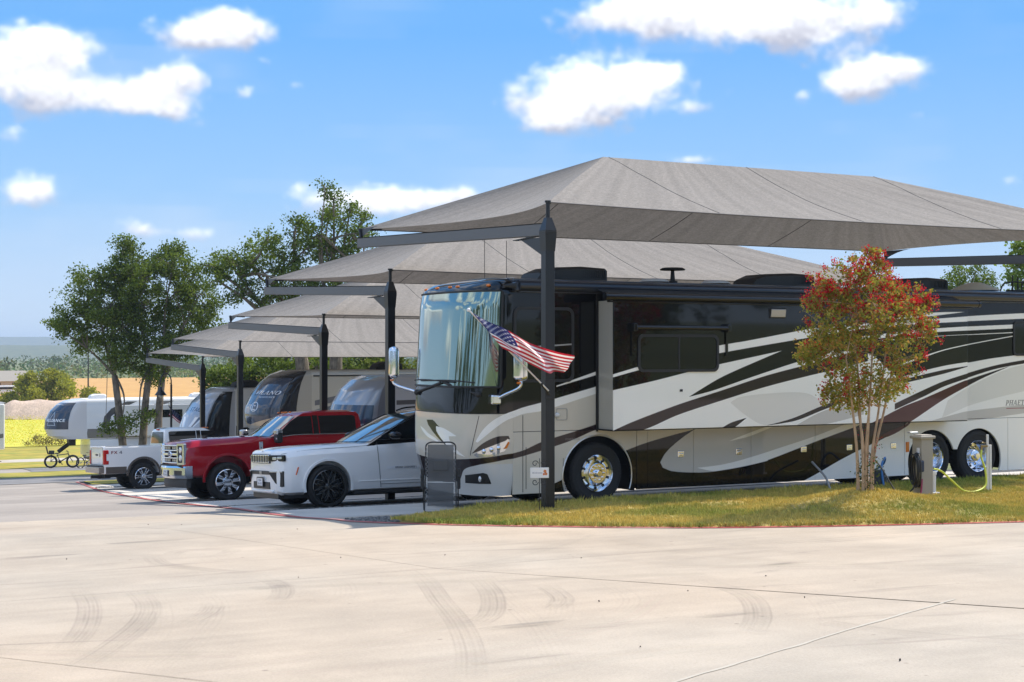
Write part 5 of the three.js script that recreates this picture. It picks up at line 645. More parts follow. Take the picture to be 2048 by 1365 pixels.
{ // black and white trailer
  const q = trailer({ name: 'travel_trailer', label: 'black and white travel trailer with grey chevron front under the farthest canopy', at: [2.4, padY(8, 33.0), -33.0], len: 9.6, floor: .55, join: 1.7, deck: .62, prof: [[.62, .3], [1.2, 0], [2.0, .06], [2.5, .25], [2.95, .55], [3.3, .95], [3.46, 1.35]], capMat: paint(lin(.45, .46, .48)), bodyMat: offWhite, wheels: [5.6, 6.4], legs: [1.4], ac: [[2.0, M.plastic], [6.4, M.plastic]], roofMat: std(lin(.3), .7) });
  mesh('front_panel', q.patch(-1.0, .95, 1.4, 3.1, .012, 40, 22), capGlass(canvasTex(512, 512, (c, w, h) => { c.fillStyle = '#aab0ba'; c.fillRect(0, 0, w, h); c.font = 'bold 62px sans-serif'; c.fillStyle = '#3a4150'; c.textAlign = 'center'; c.fillText('STAGE', w * .72, h * .28); c.fillStyle = '#dfe3e8'; for (const k of [0, 1, 2]) { c.beginPath(); c.moveTo(w * (.34 + k * .06), h * .4); c.lineTo(w * (.42 + k * .06), h * .4); c.lineTo(w * .62, h * (.72 + k * .03)); c.lineTo(w * (.9 - k * .06), h * .4); c.lineTo(w * (.97 - k * .06), h * .4); c.lineTo(w * .62, h * (.86 + k * .03)); c.fill(); c.fillStyle = k ? '#dfe3e8' : '#5c6473'; } })), q.t);
  mesh('cap_side', sheet(14, 26, (i, j) => q.at(lerp(.98, 1.5, i), lerp(.9, 3.35, j), .011)), paint(lin(.016)), q.t);
  q.near('black_band', [[1.75, .7], [3.0, .7], [2.3, 1.6], [1.75, 2.1]], M.blackGloss); q.near('body_stripe', [[1.8, 2.0], [4.2, 2.28], [9.5, 2.4], [9.5, 2.32], [4.2, 2.16], [1.8, 1.9]], M.blackGloss, .006); q.near('top_stripe', [[4.2, 3.0], [9.5, 3.05], [9.5, 2.9], [4.2, 2.85]], M.blackGloss, .006);
  const d = mesh('door', ex(rrect(3.2, 3.95, .75, 2.9, .06), q.W - .01, q.W + .01), offWhite, q.t); mesh('door_frame', ring(rrect(3.12, 4.03, .7, 2.98, .08), rrect(3.21, 3.94, .76, 2.89, .05), q.W, q.W + .03), M.plastic, d); mesh('door_window', ex(rrect(3.35, 3.8, 1.9, 2.6, .05), q.W, q.W + .014), M.glass, d); q.win(5, 6.6, 1.8, 2.5);
  mesh('vent_cap', [tr(lathe([[0, .16], [.2, .15], [.22, .1], [.05, .08], [.05, 0]], 20), 3.6, q.top, .3)], M.plastic, q.t);
  mesh('hitch_frame', [bar(V3(1.2, .5, .7), V3(-.7, .5, 0), .05), bar(V3(1.2, .5, -.7), V3(-.7, .5, 0), .05), cy('y', .04, .7, -.5, .36, .1, 10), rb(.0, .4, .53, .9, -.35, .35, .06)], M.black, q.t);
}
{ // white fifth wheel beyond the oaks
  const W = 1.24, q = trailer({ name: 'fifth_wheel_trailer', label: 'white fifth wheel trailer with dark front window lettered ALLIANCE behind the oaks', at: [4.4, G(67.5) + .02, -67.5], len: 13.2, W, floor: .6, join: 2.1, deck: 1.62, deckX: 2.3, prof: [[1.62, .5], [1.8, .18], [2.2, 0], [2.7, .04], [3.2, .28], [3.6, .7], [3.8, 1.1], [3.9, 1.6]], capMat: paint(lin(.62, .62, .63)), bodyMat: offWhite, wheels: [9.0, 9.95], legs: [2.6], ac: [[2.5, M.plasticWhite], [8.5, M.plasticWhite]], roofMat: std(lin(.7), .7), pw: 2.3 });
  mesh('front_window', q.patch(() => -1.2, () => 1.12, 2.2, 3.72, .012, 44, 20), capGlass(canvasTex(512, 256, (c, w, h) => { c.fillStyle = '#283447'; c.fillRect(0, 0, w, h); c.strokeStyle = '#aeb8c6'; c.lineWidth = 6; c.beginPath(); c.moveTo(w * .72, h * .35); c.lineTo(w * .62, h * .85); c.lineTo(w * .8, h * .85); c.closePath(); c.stroke(); c.font = 'bold 40px sans-serif'; c.fillStyle = '#eef2f6'; c.textAlign = 'center'; c.fillText('ALLIANCE', w * .77, h * .72); })), q.t);
  q.near('grey_band', [[2.15, 1.66], [5.2, 1.66], [5.6, 1.95], [5.2, 2.2], [2.15, 2.2], [1.9, 1.95]].map(([x, y]) => [Math.max(2.12, x), y]), greyBand); q.near('grey_arc', [[3.0, 2.3], [3.1, 2.9], [3.5, 3.35], [4.4, 3.75], [5.0, 3.75], [4.0, 3.3], [3.5, 2.9], [3.35, 2.3]], slate); q.near('grey_arc', [[4.7, 2.75], [5.5, 3.4], [6.6, 3.75], [7.2, 3.75], [6.0, 3.35], [5.2, 2.75]], greyBand);
  const s = part('slide_out', q.t); mesh('slide_box', rb(4.0, 4.05 + 5.4, 1.75, 3.55, W - .05, W + .35, .03), offWhite, s); mesh('slide_side', bx(3.985, 3.998, 1.8, 3.5, W, W + .34), std(lin(.74), .5), s); mesh('slide_window', ex(rrect(5.2, 7.6, 2.8, 3.25, .05), W + .35, W + .36), M.glass, s);
  q.win(3.72, 3.95, 2.45, 3.2, .1); for (const [x0, x1] of [[8.3, 8.7], [10, 12]]) q.win(x0, x1, 1.5, 2.6, .08); mesh('entry_frame', ring(rrect(8.0, 9.0, .7, 3.2, .04), rrect(8.08, 8.92, .78, 3.12, .04), W, W + .03), M.plastic, q.t);
  q.near('lower_line', [[2.35, 1.0], [9, 1.0], [9, 1.03], [2.35, 1.03]], greyBand, .005); mesh('king_pin', [rb(1.3, 1.7, 1.2, 1.62, -.3, .3, .05), bar(V3(1.35, 1.3, 0), V3(.75, .85, 0), .12)], M.black, q.t);
}
{ const t = thing('white_trailer', 'white trailer with a tan window cut off by the left edge of the picture', 'trailer', [-1.2, G(76) + .02, -76.2]); mesh('body', rb(-4, 4.7, .75, 3.6, -1.2, 1.2, .12), offWhite, t); mesh('window', ex(rrect(3.2, 4.1, 1.9, 2.5, .05), 1.19, 1.215), std(lin(.3, .2, .09), .2), t); mesh('stripe', ex([[1, .9], [4.6, 1.5], [4.6, 1.75], [1, 1.2]], 1.2, 1.21), greyBand, t); mesh('leg', rb(4.2, 4.3, .02, .8, .9, 1, .01), M.plastic, t); mesh('jack_pad', rb(4.0, 4.5, .0, .04, .75, 1.15, .01), M.plastic, t); for (const x of [-1.2, -.3]) for (const s of [-1, 1]) wheel(t, x, .36, s * 1.04, .36, .22, .2, 'trailer', M.alu); mesh('chassis', bx(-3.9, 4.3, .55, .76, -.9, .9), M.black, t); mesh('roof_edge', rb(-4, 4.75, 3.58, 3.66, -1.1, 1.1, .03), std(lin(.3), .6), t); }

// ---------- trees ----------
const barkT = dataTex(256, (x, y) => { const n = fbm(x * 24, y * 6, 5, 24), m = fbm(x * 6, y * 6, 3, 6); return [.34 + .3 * n, .31 + .27 * n, .28 + .22 * n].map((k) => k * (.75 + .5 * m)); });
const barkM = std(0xffffff, .95, { map: barkT, bumpMap: barkT, bumpScale: .03 });
const leafM = (c) => new THREE.MeshPhysicalMaterial({ color: c ?? 0xffffff, vertexColors: true, roughness: .9, specularIntensity: .35, transmission: .5, thickness: 0, side: THREE.DoubleSide });
function leafGeo(list) { // list of [x, y, z, size, r, g, b]
  const n = list.length, p = new Float32Array(n * 18), c = new Float32Array(n * 18), nn = new Float32Array(n * 18), a = V3(), b = V3(), nr = V3(); let o = 0;
  for (const q of list) {
    a.set(rr(-1, 1), rr(-1, 1), rr(-1, 1)).normalize(); b.set(rr(-1, 1), rr(-.6, .6), rr(-1, 1)).cross(a).normalize(); nr.crossVectors(b, a); const s = q[3], w = s * .62, e = [[-a.x * s, -a.y * s, -a.z * s], [b.x * w, b.y * w, b.z * w], [a.x * s, a.y * s, a.z * s], [-b.x * w, -b.y * w, -b.z * w]];
    for (const i of [0, 1, 2, 0, 2, 3]) { p[o] = q[0] + e[i][0]; p[o + 1] = q[1] + e[i][1]; p[o + 2] = q[2] + e[i][2]; c[o] = q[4]; c[o + 1] = q[5]; c[o + 2] = q[6]; nn[o] = nr.x; nn[o + 1] = nr.y; nn[o + 2] = nr.z; o += 3; }
  }
  const g = new THREE.BufferGeometry(); g.setAttribute('position', new THREE.BufferAttribute(p, 3)); g.setAttribute('normal', new THREE.BufferAttribute(nn, 3)); g.setAttribute('color', new THREE.BufferAttribute(c, 3)); g.setAttribute('uv', new THREE.BufferAttribute(new Float32Array(n * 12), 2)); return g;
}
const RT = V3(.8788, 0, .4772), DP = V3(.4772, 0, -.8788); // along and across the tree rows
function limb(pts, r0, r1, n = 7) { // tapered, bent limb
  const cv = new THREE.CatmullRomCurve3(pts), m = 10, g = sheet(n, m, (a, b) => { const p = cv.getPoint(b), tn = cv.getTangent(b), u = V3(1, .13, .2).cross(tn).normalize(), w = tn.clone().cross(u), an = a * Math.PI * 2, r = lerp(r0, r1, Math.pow(b, .7)) * (1 + .12 * (vn(an * 2 + b * 9, b * 14) - .5)); return [p.x + (u.x * Math.cos(an) + w.x * Math.sin(an)) * r, p.y + (u.y * Math.cos(an) + w.y * Math.sin(an)) * r, p.z + (u.z * Math.cos(an) + w.z * Math.sin(an)) * r]; });
  const uv = g.attributes.uv, L = cv.getLength(); for (let i = 0; i < uv.count; i++) uv.setXY(i, uv.getX(i) * Math.max(1, Math.round(r0 * 6)), uv.getY(i) * L * .6); return g;
}
function tree(o) {
  reseed(o.seed); const t = thing(o.name ?? 'oak_tree', o.label, 'tree', o.at, 0, o.group ?? 'oak trees behind the parked vehicles');
  const wood = [], leaves = [], W = (a, h, d) => V3(0, h, 0).addScaledVector(RT, a).addScaledVector(DP, d), cl = o.clumps.map(([a, h, r]) => ({ p: W(a, h, rr(-1, 1) * (o.depth ?? 1.2)), r, h }));
  const forkH = o.fork, bend = o.bend ?? 0, trunk = [V3(0, -.15, 0), W(bend * .3, forkH * .35, .05), W(bend * .6, forkH * .7, -.08), W(bend, forkH, 0)];
  wood.push(limb(trunk, o.r * 1.15, o.r * .72, 10));
  const main = []; cl.forEach((c, i) => { const from = i % 3 && main.length ? main[Math.floor(rnd() * main.length)] : trunk[3], mid = from.clone().lerp(c.p, .5).add(V3(rr(-.3, .3), rr(-.1, .35), rr(-.3, .3))), r = o.r * (from === trunk[3] ? .42 : .24) * Math.min(1.2, .5 + c.r); wood.push(limb([from, from.clone().lerp(mid, .5).add(V3(rr(-.15, .15), rr(-.1, .15), rr(-.15, .15))), mid, c.p], r, r * .3, 6)); main.push(mid); c.from = mid; });
  const tw = o.twigs ?? 34, nl = o.leaves ?? 58, sz = o.size ?? .06, [ca, cb] = o.colors ?? [[.045, .08, .010], [.205, .275, .03]];
  for (const c of cl) {
    const n = Math.max(5, Math.round(tw * c.r * c.r * 1.15)), ct = rnd();
    for (let k = 0; k < n; k++) {
      const d = V3(rr(-1, 1), rr(-1, 1), rr(-1, 1)).normalize(), e = c.p.clone().addScaledVector(d, c.r * (.35 + .8 * Math.pow(rnd(), .6))); e.y = c.p.y + (e.y - c.p.y) * .8;
      if (k % 2 === 0) wood.push(bar(c.p.clone().lerp(e, .05), e, .018 * (o.r * 4), 4, .006));
      const m = Math.round(nl * rr(.5, 1.3)), sp = (o.spread ?? .26) * rr(.7, 1.25), tone = rnd() * .6 + .4 * ct;
      for (let q = 0; q < m; q++) { const f = Math.min(1, Math.max(0, tone * .55 + rnd() * .6 - .1)), b = rr(.8, 1.2), g3 = () => (rnd() + rnd() + rnd() - 1.5) * 1.35; leaves.push([e.x + g3() * sp, e.y + g3() * sp * .75, e.z + g3() * sp, sz * rr(.6, 1.3), lerp(ca[0], cb[0], f) * b, lerp(ca[1], cb[1], f) * b, lerp(ca[2], cb[2], f) * b]); }
    }
  }
  mesh('trunk', smooth(mg(wood), 1.2), o.bark ?? barkM, t); mesh('crown', leafGeo(leaves), o.leafMat ?? leafShared, t); return t;
}
const leafShared = leafM();
const yT = (v) => G(v) - .05;
tree({ seed: 11, label: 'left oak of the cluster, its crown reaching out over the field', at: [4.35, yT(48.8), -48.8], fork: 4.6, r: .2, bend: -.5, clumps: [[-2.91, 6.78, .65], [-2.33, 7.13, .89], [-1.75, 8.07, 1.05], [-1.17, 9.0, .93], [-1.05, 6.9, 1.17], [-1.98, 6.08, .75], [-.47, 7.83, 1.17], [-.12, 9.0, .93], [.12, 6.78, 1.05], [-.58, 5.97, .82], [-3.26, 6.9, .33], [.28, 5.27, .7], [-.12, 2.24, .51], [-.82, 2.24, .33]] });
tree({ seed: 12, label: 'middle oak of the cluster with the tallest top', at: [4.95, yT(48.5), -48.5], fork: 5.0, r: .2, bend: .5, clumps: [[-.63, 10.4, .65], [-.16, 9.7, .98], [.54, 9.0, 1.05], [-.98, 9.35, .82], [.3, 7.83, 1.17], [1.0, 9.93, .7], [-.51, 8.07, 1.05], [.54, 6.67, 1.05], [1.24, 10.4, .51], [-.16, 5.73, .82], [-.75, 10.75, .37], [.07, 4.57, .58], [.07, 2.7, .51]] });
tree({ seed: 13, label: 'right oak of the cluster, leaning beside the lamp post', at: [5.62, yT(48.2), -48.2], fork: 4.4, r: .21, bend: .3, clumps: [[.93, 9.7, .89], [1.63, 9.0, .98], [.7, 8.3, 1.05], [2.21, 8.3, .82], [2.68, 7.6, .65], [1.86, 7.37, .98], [.93, 6.9, 1.05], [2.8, 6.78, .51], [1.28, 5.97, .82], [.47, 5.73, .93], [2.33, 6.2, .58], [.93, 10.4, .47], [.23, 4.8, .56]] });
tree({ seed: 14, label: 'spreading oak behind the canopies with long left limbs', at: [10.56, yT(40.9), -40.9], fork: 5.4, r: .38, bend: -.5, twigs: 26, clumps: [[-4.35, 9.05, .62], [-3.8, 9.38, .66], [-3.25, 9.05, .79], [-4.02, 8.4, .57], [-2.48, 9.71, .75], [-1.82, 10.15, .66], [-2.04, 8.73, .88], [-1.16, 9.27, .88], [-1.38, 7.96, .79], [-.73, 10.59, .75], [-.51, 8.4, .97], [-.29, 9.71, .79], [-3.14, 7.85, .57], [-2.7, 7.74, .44], [-1.71, 7.52, .55], [-.07, 7.52, .88]] });
tree({ seed: 15, label: 'tallest oak, its thin top rising above the second canopy', at: [11.43, yT(40.4), -40.4], fork: 5.8, r: .36, bend: .1, twigs: 24, clumps: [[-.62, 10.37, .79], [-.29, 11.47, .62], [-.29, 12.35, .35], [.04, 11.91, .4], [.48, 11.03, .79], [-.07, 9.71, .99], [1.03, 10.37, .79], [1.25, 11.03, .44], [1.58, 10.37, .4], [.7, 9.27, .99], [-.62, 8.84, .99], [1.36, 9.05, .66], [.7, 7.74, .88], [-.4, 7.74, .88], [1.8, 8.4, .66], [.7, 11.58, .31]] });
const low = (n, a) => { reseed(n); return Array.from({ length: 12 }, () => [rr(-2.4, 2.4), rr(a, a + 4.2), rr(.7, 1.2)]); };
tree({ seed: 21, label: 'low dark oak seen between the third and fourth posts', at: [14.2, yT(60), -60.5], fork: 2.6, r: .25, clumps: low(3, 2.2), size: .1, leaves: 34 });
tree({ seed: 22, label: 'low dark oak behind the tan fifth wheel', at: [17.6, yT(58), -58.6], fork: 2.6, r: .25, clumps: low(4, 2.4), size: .1, leaves: 34 });
tree({ seed: 23, label: 'low bright oak seen left of the motorhome mirror', at: [22, yT(56), -56.5], fork: 2.6, r: .25, clumps: low(5, 2.2), size: .1, leaves: 34, colors: [[.09, .125, .018], [.25, .3, .04]] });
tree({ seed: 24, label: 'low oak standing right behind the second post', at: [20.3, yT(59), -61], fork: 2.6, r: .25, clumps: low(6, 2.4), size: .1, leaves: 34 });
const lift = (k, l) => l.map(([a, h, r]) => [a, h + k, r]);
tree({ seed: 16, label: 'distant oak showing above the motorhome roof right of the red tree', at: [39, yT(30), -30], fork: 5.6, r: .2, depth: .8, clumps: lift(1.3, [[-1.05, 6.41, .37], [-.82, 6.76, .37], [-.35, 7.11, .47], [.12, 7.04, .47], [.58, 6.76, .37], [1.05, 6.53, .28], [-.12, 6.53, .51], [-.58, 6.06, .58], [.23, 5.94, .58]]), leaves: 52 });
tree({ seed: 17, label: 'pale green tree at the right edge above the motorhome', at: [35.1, yT(23), -23], fork: 5, r: .15, depth: .7, clumps: lift(1.2, [[-.52, 6.04, .33], [-.31, 6.77, .29], [-.42, 7.29, .21], [-.04, 7.71, .29], [0, 6.46, .46], [-.21, 5.62, .42], [.21, 7.29, .46], [.42, 6.04, .58], [.21, 5.21, .62]]), size: .085, leaves: 46, colors: [[.12, .18, .025], [.28, .37, .06]] });
{ reseed(200); const L = []; for (let q = 0; q < 18; q++) { const u = q < 10 ? -70 + q * 15 + rr(-4, 4) : -rr(38, 60), v = q < 10 ? -rr(66, 92) : -24 + (q - 10) * 8, cl = Array.from({ length: 16 }, () => [rr(-4, 4), rr(3, 10), rr(-3, 3), rr(1.2, 2)]); for (const [a, h, d, r] of cl) for (let k = 0; k < 160; k++) { const w = V3(rr(-1, 1), rr(-1, 1), rr(-1, 1)).normalize().multiplyScalar(r * Math.pow(rnd(), .4)), f2 = rnd(); L.push([u + a + w.x, G(v) + h + w.y * .8, -v + d + w.z, rr(.14, .3), lerp(.04, .14, f2), lerp(.06, .18, f2), .02]); } } tag(mesh('rear_woods', leafGeo(L), leafShared, scene), 'oak wood behind the viewpoint, seen only mirrored in the glossy paint', 'woods', null, 'stuff'); }
{ // crape myrtle with red seed heads
  reseed(31); const cl = [[.05, 3.38, .29], [-.29, 3.19, .32], [-.51, 2.89, .32], [-.21, 2.59, .44], [-.66, 2.51, .29], [-.9, 2.03, .14], [-.77, 2.14, .17], [-.51, 2.14, .35], [-.06, 2.14, .44], [.39, 3.19, .29], [.62, 2.89, .32], [.88, 2.81, .2], [.69, 2.44, .33], [.32, 2.59, .44], [.93, 2.48, .14], [.47, 2.03, .35], [.17, 1.61, .29], [-.29, 1.65, .32], [-.51, 1.5, .18], [.54, 1.61, .18], [.18, 3.53, .17], [-.66, 3.08, .2], [-.81, 2.89, .12], [.99, 2.89, .09], [-.14, 1.46, .23], [.05, 2.89, .41]];
  const t = thing('crape_myrtle', 'slender crape myrtle with red flower heads on the grass mound', 'tree', [2.17, G(-4.07) + .27, 4.07]);
  const W = (a, h, d) => V3(0, h, 0).addScaledVector(RT, a).addScaledVector(DP, d), leaves = [], reds = [], bark = std(0xffffff, .8, { map: dataTex(128, (x, y) => { const n = fbm(x * 4, y * 14, 4, 4); return [.60 + .2 * n, .50 + .18 * n, .39 + .16 * n]; }) });
  const stems = [[-.10, -.18], [-.04, -.05], [.0, .1], [.06, .05], [.09, .25], [.03, -.12], [.12, .38]].map(([b, e], i) => { const bd = rr(-.1, .1), ed = rr(-.3, .3), top = rr(2.0, 2.9), pts = [W(b, -.1, bd), W(b + e * .1, .6, bd * 1.1), W(b + e * .6, 1.3, bd + ed * .4), W(b + e * 1.3, top, bd + ed)]; mesh('trunk', limb(pts, rr(.026, .034), .012, 8), bark, t); return pts; });
  const tw = []; for (const [a, h, r] of cl) {
    const c = W(a, h, rr(-1, 1) * .42), st = stems[Math.floor(rnd() * stems.length)][h > 2.2 ? 3 : 2]; if (h > 1.4) tw.push(limb([st.clone(), st.clone().lerp(c, .5).add(V3(rr(-.06, .06), rr(0, .1), rr(-.06, .06))), c], .009, .004, 5));
    const n = Math.round(26 + 340 * r * r); for (let k = 0; k < n; k++) {
      const d = V3(rr(-1, 1), rr(-1, 1), rr(-1, 1)).normalize(), e = c.clone().addScaledVector(d, r * (.2 + (k % 6 ? .85 : 1.25) * Math.pow(rnd(), .5))), tone = rnd(), red = rnd() < .07 + .55 * sst(2.3, 3.4, h + d.y * r) + .34 * sst(.25, .9, a + d.x * r);
      if (k % 5 === 0) tw.push(bar(c.clone().lerp(e, .1), e, .0045, 4, .002));
      for (let q = 0; q < (red ? 7 : 12); q++) { const g3 = () => (rnd() + rnd() + rnd() - 1.5) * .075, f = rnd() * .6 + tone * .4, w = rnd() < .2; leaves.push([e.x + g3(), e.y + g3(), e.z + g3(), rr(.014, .036), w ? .5 : lerp(.14, .42, f), w ? .28 : lerp(.18, .38, f), w ? .06 : lerp(.025, .05, f)]); }
      if (red) for (let q = 0; q < 22; q++) { const g3 = () => (rnd() + rnd() + rnd() - 1.5) * .05, f = rnd(); reds.push([e.x + d.x * .05 + g3(), e.y + .03 + g3() * 1.3, e.z + d.z * .04 + g3(), rr(.011, .021), lerp(.38, .70, f), lerp(.008, .022, f), lerp(.014, .035, f)]); }
    }
  }
  for (let k = 0; k < 60; k++) { const e = W(rr(-.12, .22), rr(.05, .55), rr(-.1, .1)); for (let q = 0; q < 6; q++) leaves.push([e.x + rr(-.06, .06), e.y + rr(-.06, .06), e.z + rr(-.06, .06), rr(.012, .024), .07, .10, .02]); }
  for (const [a, h] of [[.2, .75], [.12, .55], [-.03, .95]]) for (let q = 0; q < 40; q++) { const e = W(a + rr(-.07, .07), h + rr(-.08, .1), rr(-.05, .05)); (q % 2 ? reds : leaves).push([e.x, e.y, e.z, rr(.01, .018), q % 2 ? .4 : .08, q % 2 ? .015 : .12, .02]); }
  mesh('twigs', mg(tw), bark, t).userData.kind = 'stuff'; mesh('crown', leafGeo(leaves), leafShared, t); mesh('flower_heads', leafGeo(reds), leafShared, t);
}
{ // mesquite on the field's edge
  reseed(51); const cl = Array.from({ length: 26 }, () => { const a = rr(-4.2, 3.9); return [a * 1.1 + 1.2, rr(.6, 5.0 - a * a * .13), rr(.7, 1.15)]; });
  tree({ seed: 52, name: 'mesquite_bush', label: 'broad yellow green mesquite bush behind the gravel pile', group: 'bushes by the field', at: [21.9, yT(160), -160], fork: 1.2, r: .18, clumps: cl, size: .16, leaves: 30, twigs: 26, spread: .34, depth: 2.2, colors: [[.2, .22, .02], [.52, .5, .055]] });
  tree({ seed: 53, name: 'mesquite_bush', label: 'small tawny mesquite bush at the left end of the gravel pile', group: 'bushes by the field', at: [16.6, yT(163), -163], fork: .8, r: .12, clumps: cl.slice(0, 9).map(([a, h, r]) => [a * .4, h * .6, r * .8]), size: .14, leaves: 28, twigs: 22, depth: 1, colors: [[.18, .17, .02], [.38, .34, .05]] });
  tree({ seed: 54, name: 'mesquite_bush', label: 'dry tan shrub at the edge of the yellow flowers', group: 'bushes by the field', at: [9.6, yT(90), -93], fork: .3, r: .04, clumps: [[-.6, .4, .45], [0, .5, .5], [.6, .4, .45], [1.2, .35, .4], [-1.2, .3, .3]], size: .07, leaves: 26, depth: .5, colors: [[.2, .16, .05], [.34, .28, .08]] });
}

// ---------- far country ----------
{
  const gt = dataTex(256, (x, y) => { const n = vn(x * 70, y * 70, 70), m = fbm(x * 7, y * 7, 4, 7); return [.74, .655, .585].map((k) => k * (.82 + .2 * n + .16 * m)); });
  const g = sheet(90, 26, (a, b) => { const x = lerp(-7.5, 7, a), z = lerp(-3.4, 3.4, b), rise = Math.max(0, 1 - Math.pow(Math.abs(z) / (3.2 + .4 * vn(x, 2)), 1.5)) * sst(-7.4, -4.2, x) * sst(7, 3.5, x); return [x, 2.2 * rise * (.86 + .18 * fbm(x * .6 + 4, z * .6, 4)), z]; });
  const uv = g.attributes.uv, p = g.attributes.position; for (let i = 0; i < p.count; i++) uv.setXY(i, p.getX(i) / 5, p.getZ(i) / 5);
  const pile = mesh('gravel_pile', g, std(0xffffff, .95, { map: gt, bumpMap: gt, bumpScale: .06 }), scene); pile.position.set(21.3, G(148) + .03, -148); pile.rotation.y = -.4; tag(pile, 'long pale pink gravel pile in front of the mesquite', 'gravel pile');
  // woods: one far mass
  reseed(61); const L = []; for (let k = 0; k < 1500; k++) { const v = 475 + 700 * Math.pow(rnd(), 1.7), u = rr(-120, 620) * (v / 475) + v * .18, h = rr(3.5, 7.5), w = rr(3, 6), dk = rr(.55, 1.2); for (let q = 0; q < 44; q++) { const a = rr(0, 6.28), s = Math.pow(rnd(), .5), y = rnd(); L.push([u + Math.cos(a) * w * s * Math.sqrt(1 - y * y * .8), G(v) + h * (.15 + .85 * y), -v + Math.sin(a) * w * s, rr(.35, .8), .11 * dk * rr(.7, 1.4), .155 * dk * rr(.8, 1.25), .035 * dk]); } }
  for (let k = 0; k < 170; k++) { const v = rr(462, 480), u = rr(-90, 420), h = rr(2, 4), w = rr(2, 4); for (let q = 0; q < 26; q++) { const a = rr(0, 6.28), y = rnd(); L.push([u + Math.cos(a) * w * rnd(), G(v) + h * y, -v + Math.sin(a) * w * rnd(), rr(.35, .8), .15 * rr(.7, 1.3), .2 * rr(.8, 1.2), .04]); } }
  tag(mesh('far_woods', leafGeo(L), leafShared, scene), 'far green woods in a band beyond the orange field', 'woods', null, 'stuff');
  const hill = (d, top, f, col, seed2, nm, lb) => { const n = 160, gg = sheet(n, 10, (a, b) => { const u = lerp(-d * .9, d * 2.0, a), v = d - b * 0 + b * d * .25, hgt = top * (.62 + .5 * fbm(a * f + seed2, 3.3, 5)) * Math.sin(Math.min(1, b * 1.25) * Math.PI / 2); return [u + v * .12, G(v) - 3 + hgt + 2.2 * (fbm(a * 260, b * 14 + seed2, 3) - .5) * (b > .05 ? 1 : 0), -v]; }); const c = dataTex(128, (x, y) => { const k = fbm(x * 20, y * 20, 4, 20); return [.24 + .2 * k, .29 + .16 * k, .20 + .1 * k]; }); c.repeat.set(60, 6); struct(nm, gg, std(col, .95, { map: c }), lb, 'hills'); };
  hill(2100, 26, 9, 0xffffff, 2, 'near_hills', 'low wooded ridge beyond the valley'); hill(4200, 84, 6, 0xffffff, 8, 'far_hills', 'hazy blue hills along the horizon');
  // flower tufts
  reseed(71); const F = []; for (let k = 0; k < 30000; k++) { const v = rr(92, 150), u = v * .22 + rr(-30, 22), y = rr(.1, .55); F.push([u, G(v) + y, -v, rr(.03, .065), rr(.5, .75), rr(.46, .66), .03]); } tag(mesh('flower_heads_field', leafGeo(F), leafShared, scene), 'yellow flower heads standing over the meadow', 'flowers', null, 'stuff');
  const hs = thing('farmhouse', 'low farmhouse with grey hip roof at the far left', 'house', [40.5, G(290), -290], .35); mesh('wall', bx(-6, 6, 0, 2.3, -4, 4), std(lin(.5, .46, .4), .9), hs); const rf = ex([[-7, 2.2], [7, 2.2], [4.2, 4.2], [-4.2, 4.2]], -4.8, 4.8); { const p2 = rf.attributes.position; for (let i = 0; i < p2.count; i++) if (p2.getY(i) > 3) p2.setZ(i, p2.getZ(i) * .1); rf.computeVertexNormals(); } mesh('roof', rf, std(lin(.26, .24, .21), .9), hs); for (const x of [-3.5, 0, 3.5]) mesh('window', bx(x - .5, x + .5, .9, 1.9, 3.98, 4.03), M.glass, hs);
  const ft = thing('parked_van', 'tiny white van parked far off below the farmhouse', 'van', [33, G(249), -249]); mesh('body', [rb(-2.6, 2.6, .45, 1.2, -.95, .95, .15), rb(-1.9, 2.3, 1.1, 2.0, -.88, .88, .2)], paint(lin(.7)), ft); mesh('window', bx(-1.6, 2.0, 1.35, 1.75, .86, .89), M.glass, ft); for (const x of [-1.6, 1.6]) for (const s of [-1, 1]) mesh('wheel', cy('z', .36, .22, x, .36, s * .85, 16), M.rubber, ft);
  const pole = thing('utility_pole', 'thin dark pole standing in front of the orange field', 'pole', [32.57, G(181), -181.4]); mesh('shaft', cy('y', .11, 7.6, 0, 3.8, 0, 10, .08), std(lin(.03), .8), pole); mesh('cap', cy('y', .13, .12, 0, 7.6, 0, 10), std(lin(.03), .8), pole);
  const fence = thing('wire_fence', 'wire fence with thin posts along the orange field', 'fence', [0, 0, 0]); const pts = []; for (let k = 0; k < 22; k++) { const u = 24 + k * 2.6, v = 172; pts.push([u, v]); mesh('fence_post', cy('y', .05, 1.5, u, G(v) + .72, -v, 6), std(lin(.12, .09, .06), .9), fence); } for (const h of [.5, .95, 1.35]) mesh('fence_wire', bar(V3(24, G(172) + h, -172), V3(24 + 21 * 2.6, G(172) + h, -172), .012, 4), M.steel, fence);
}

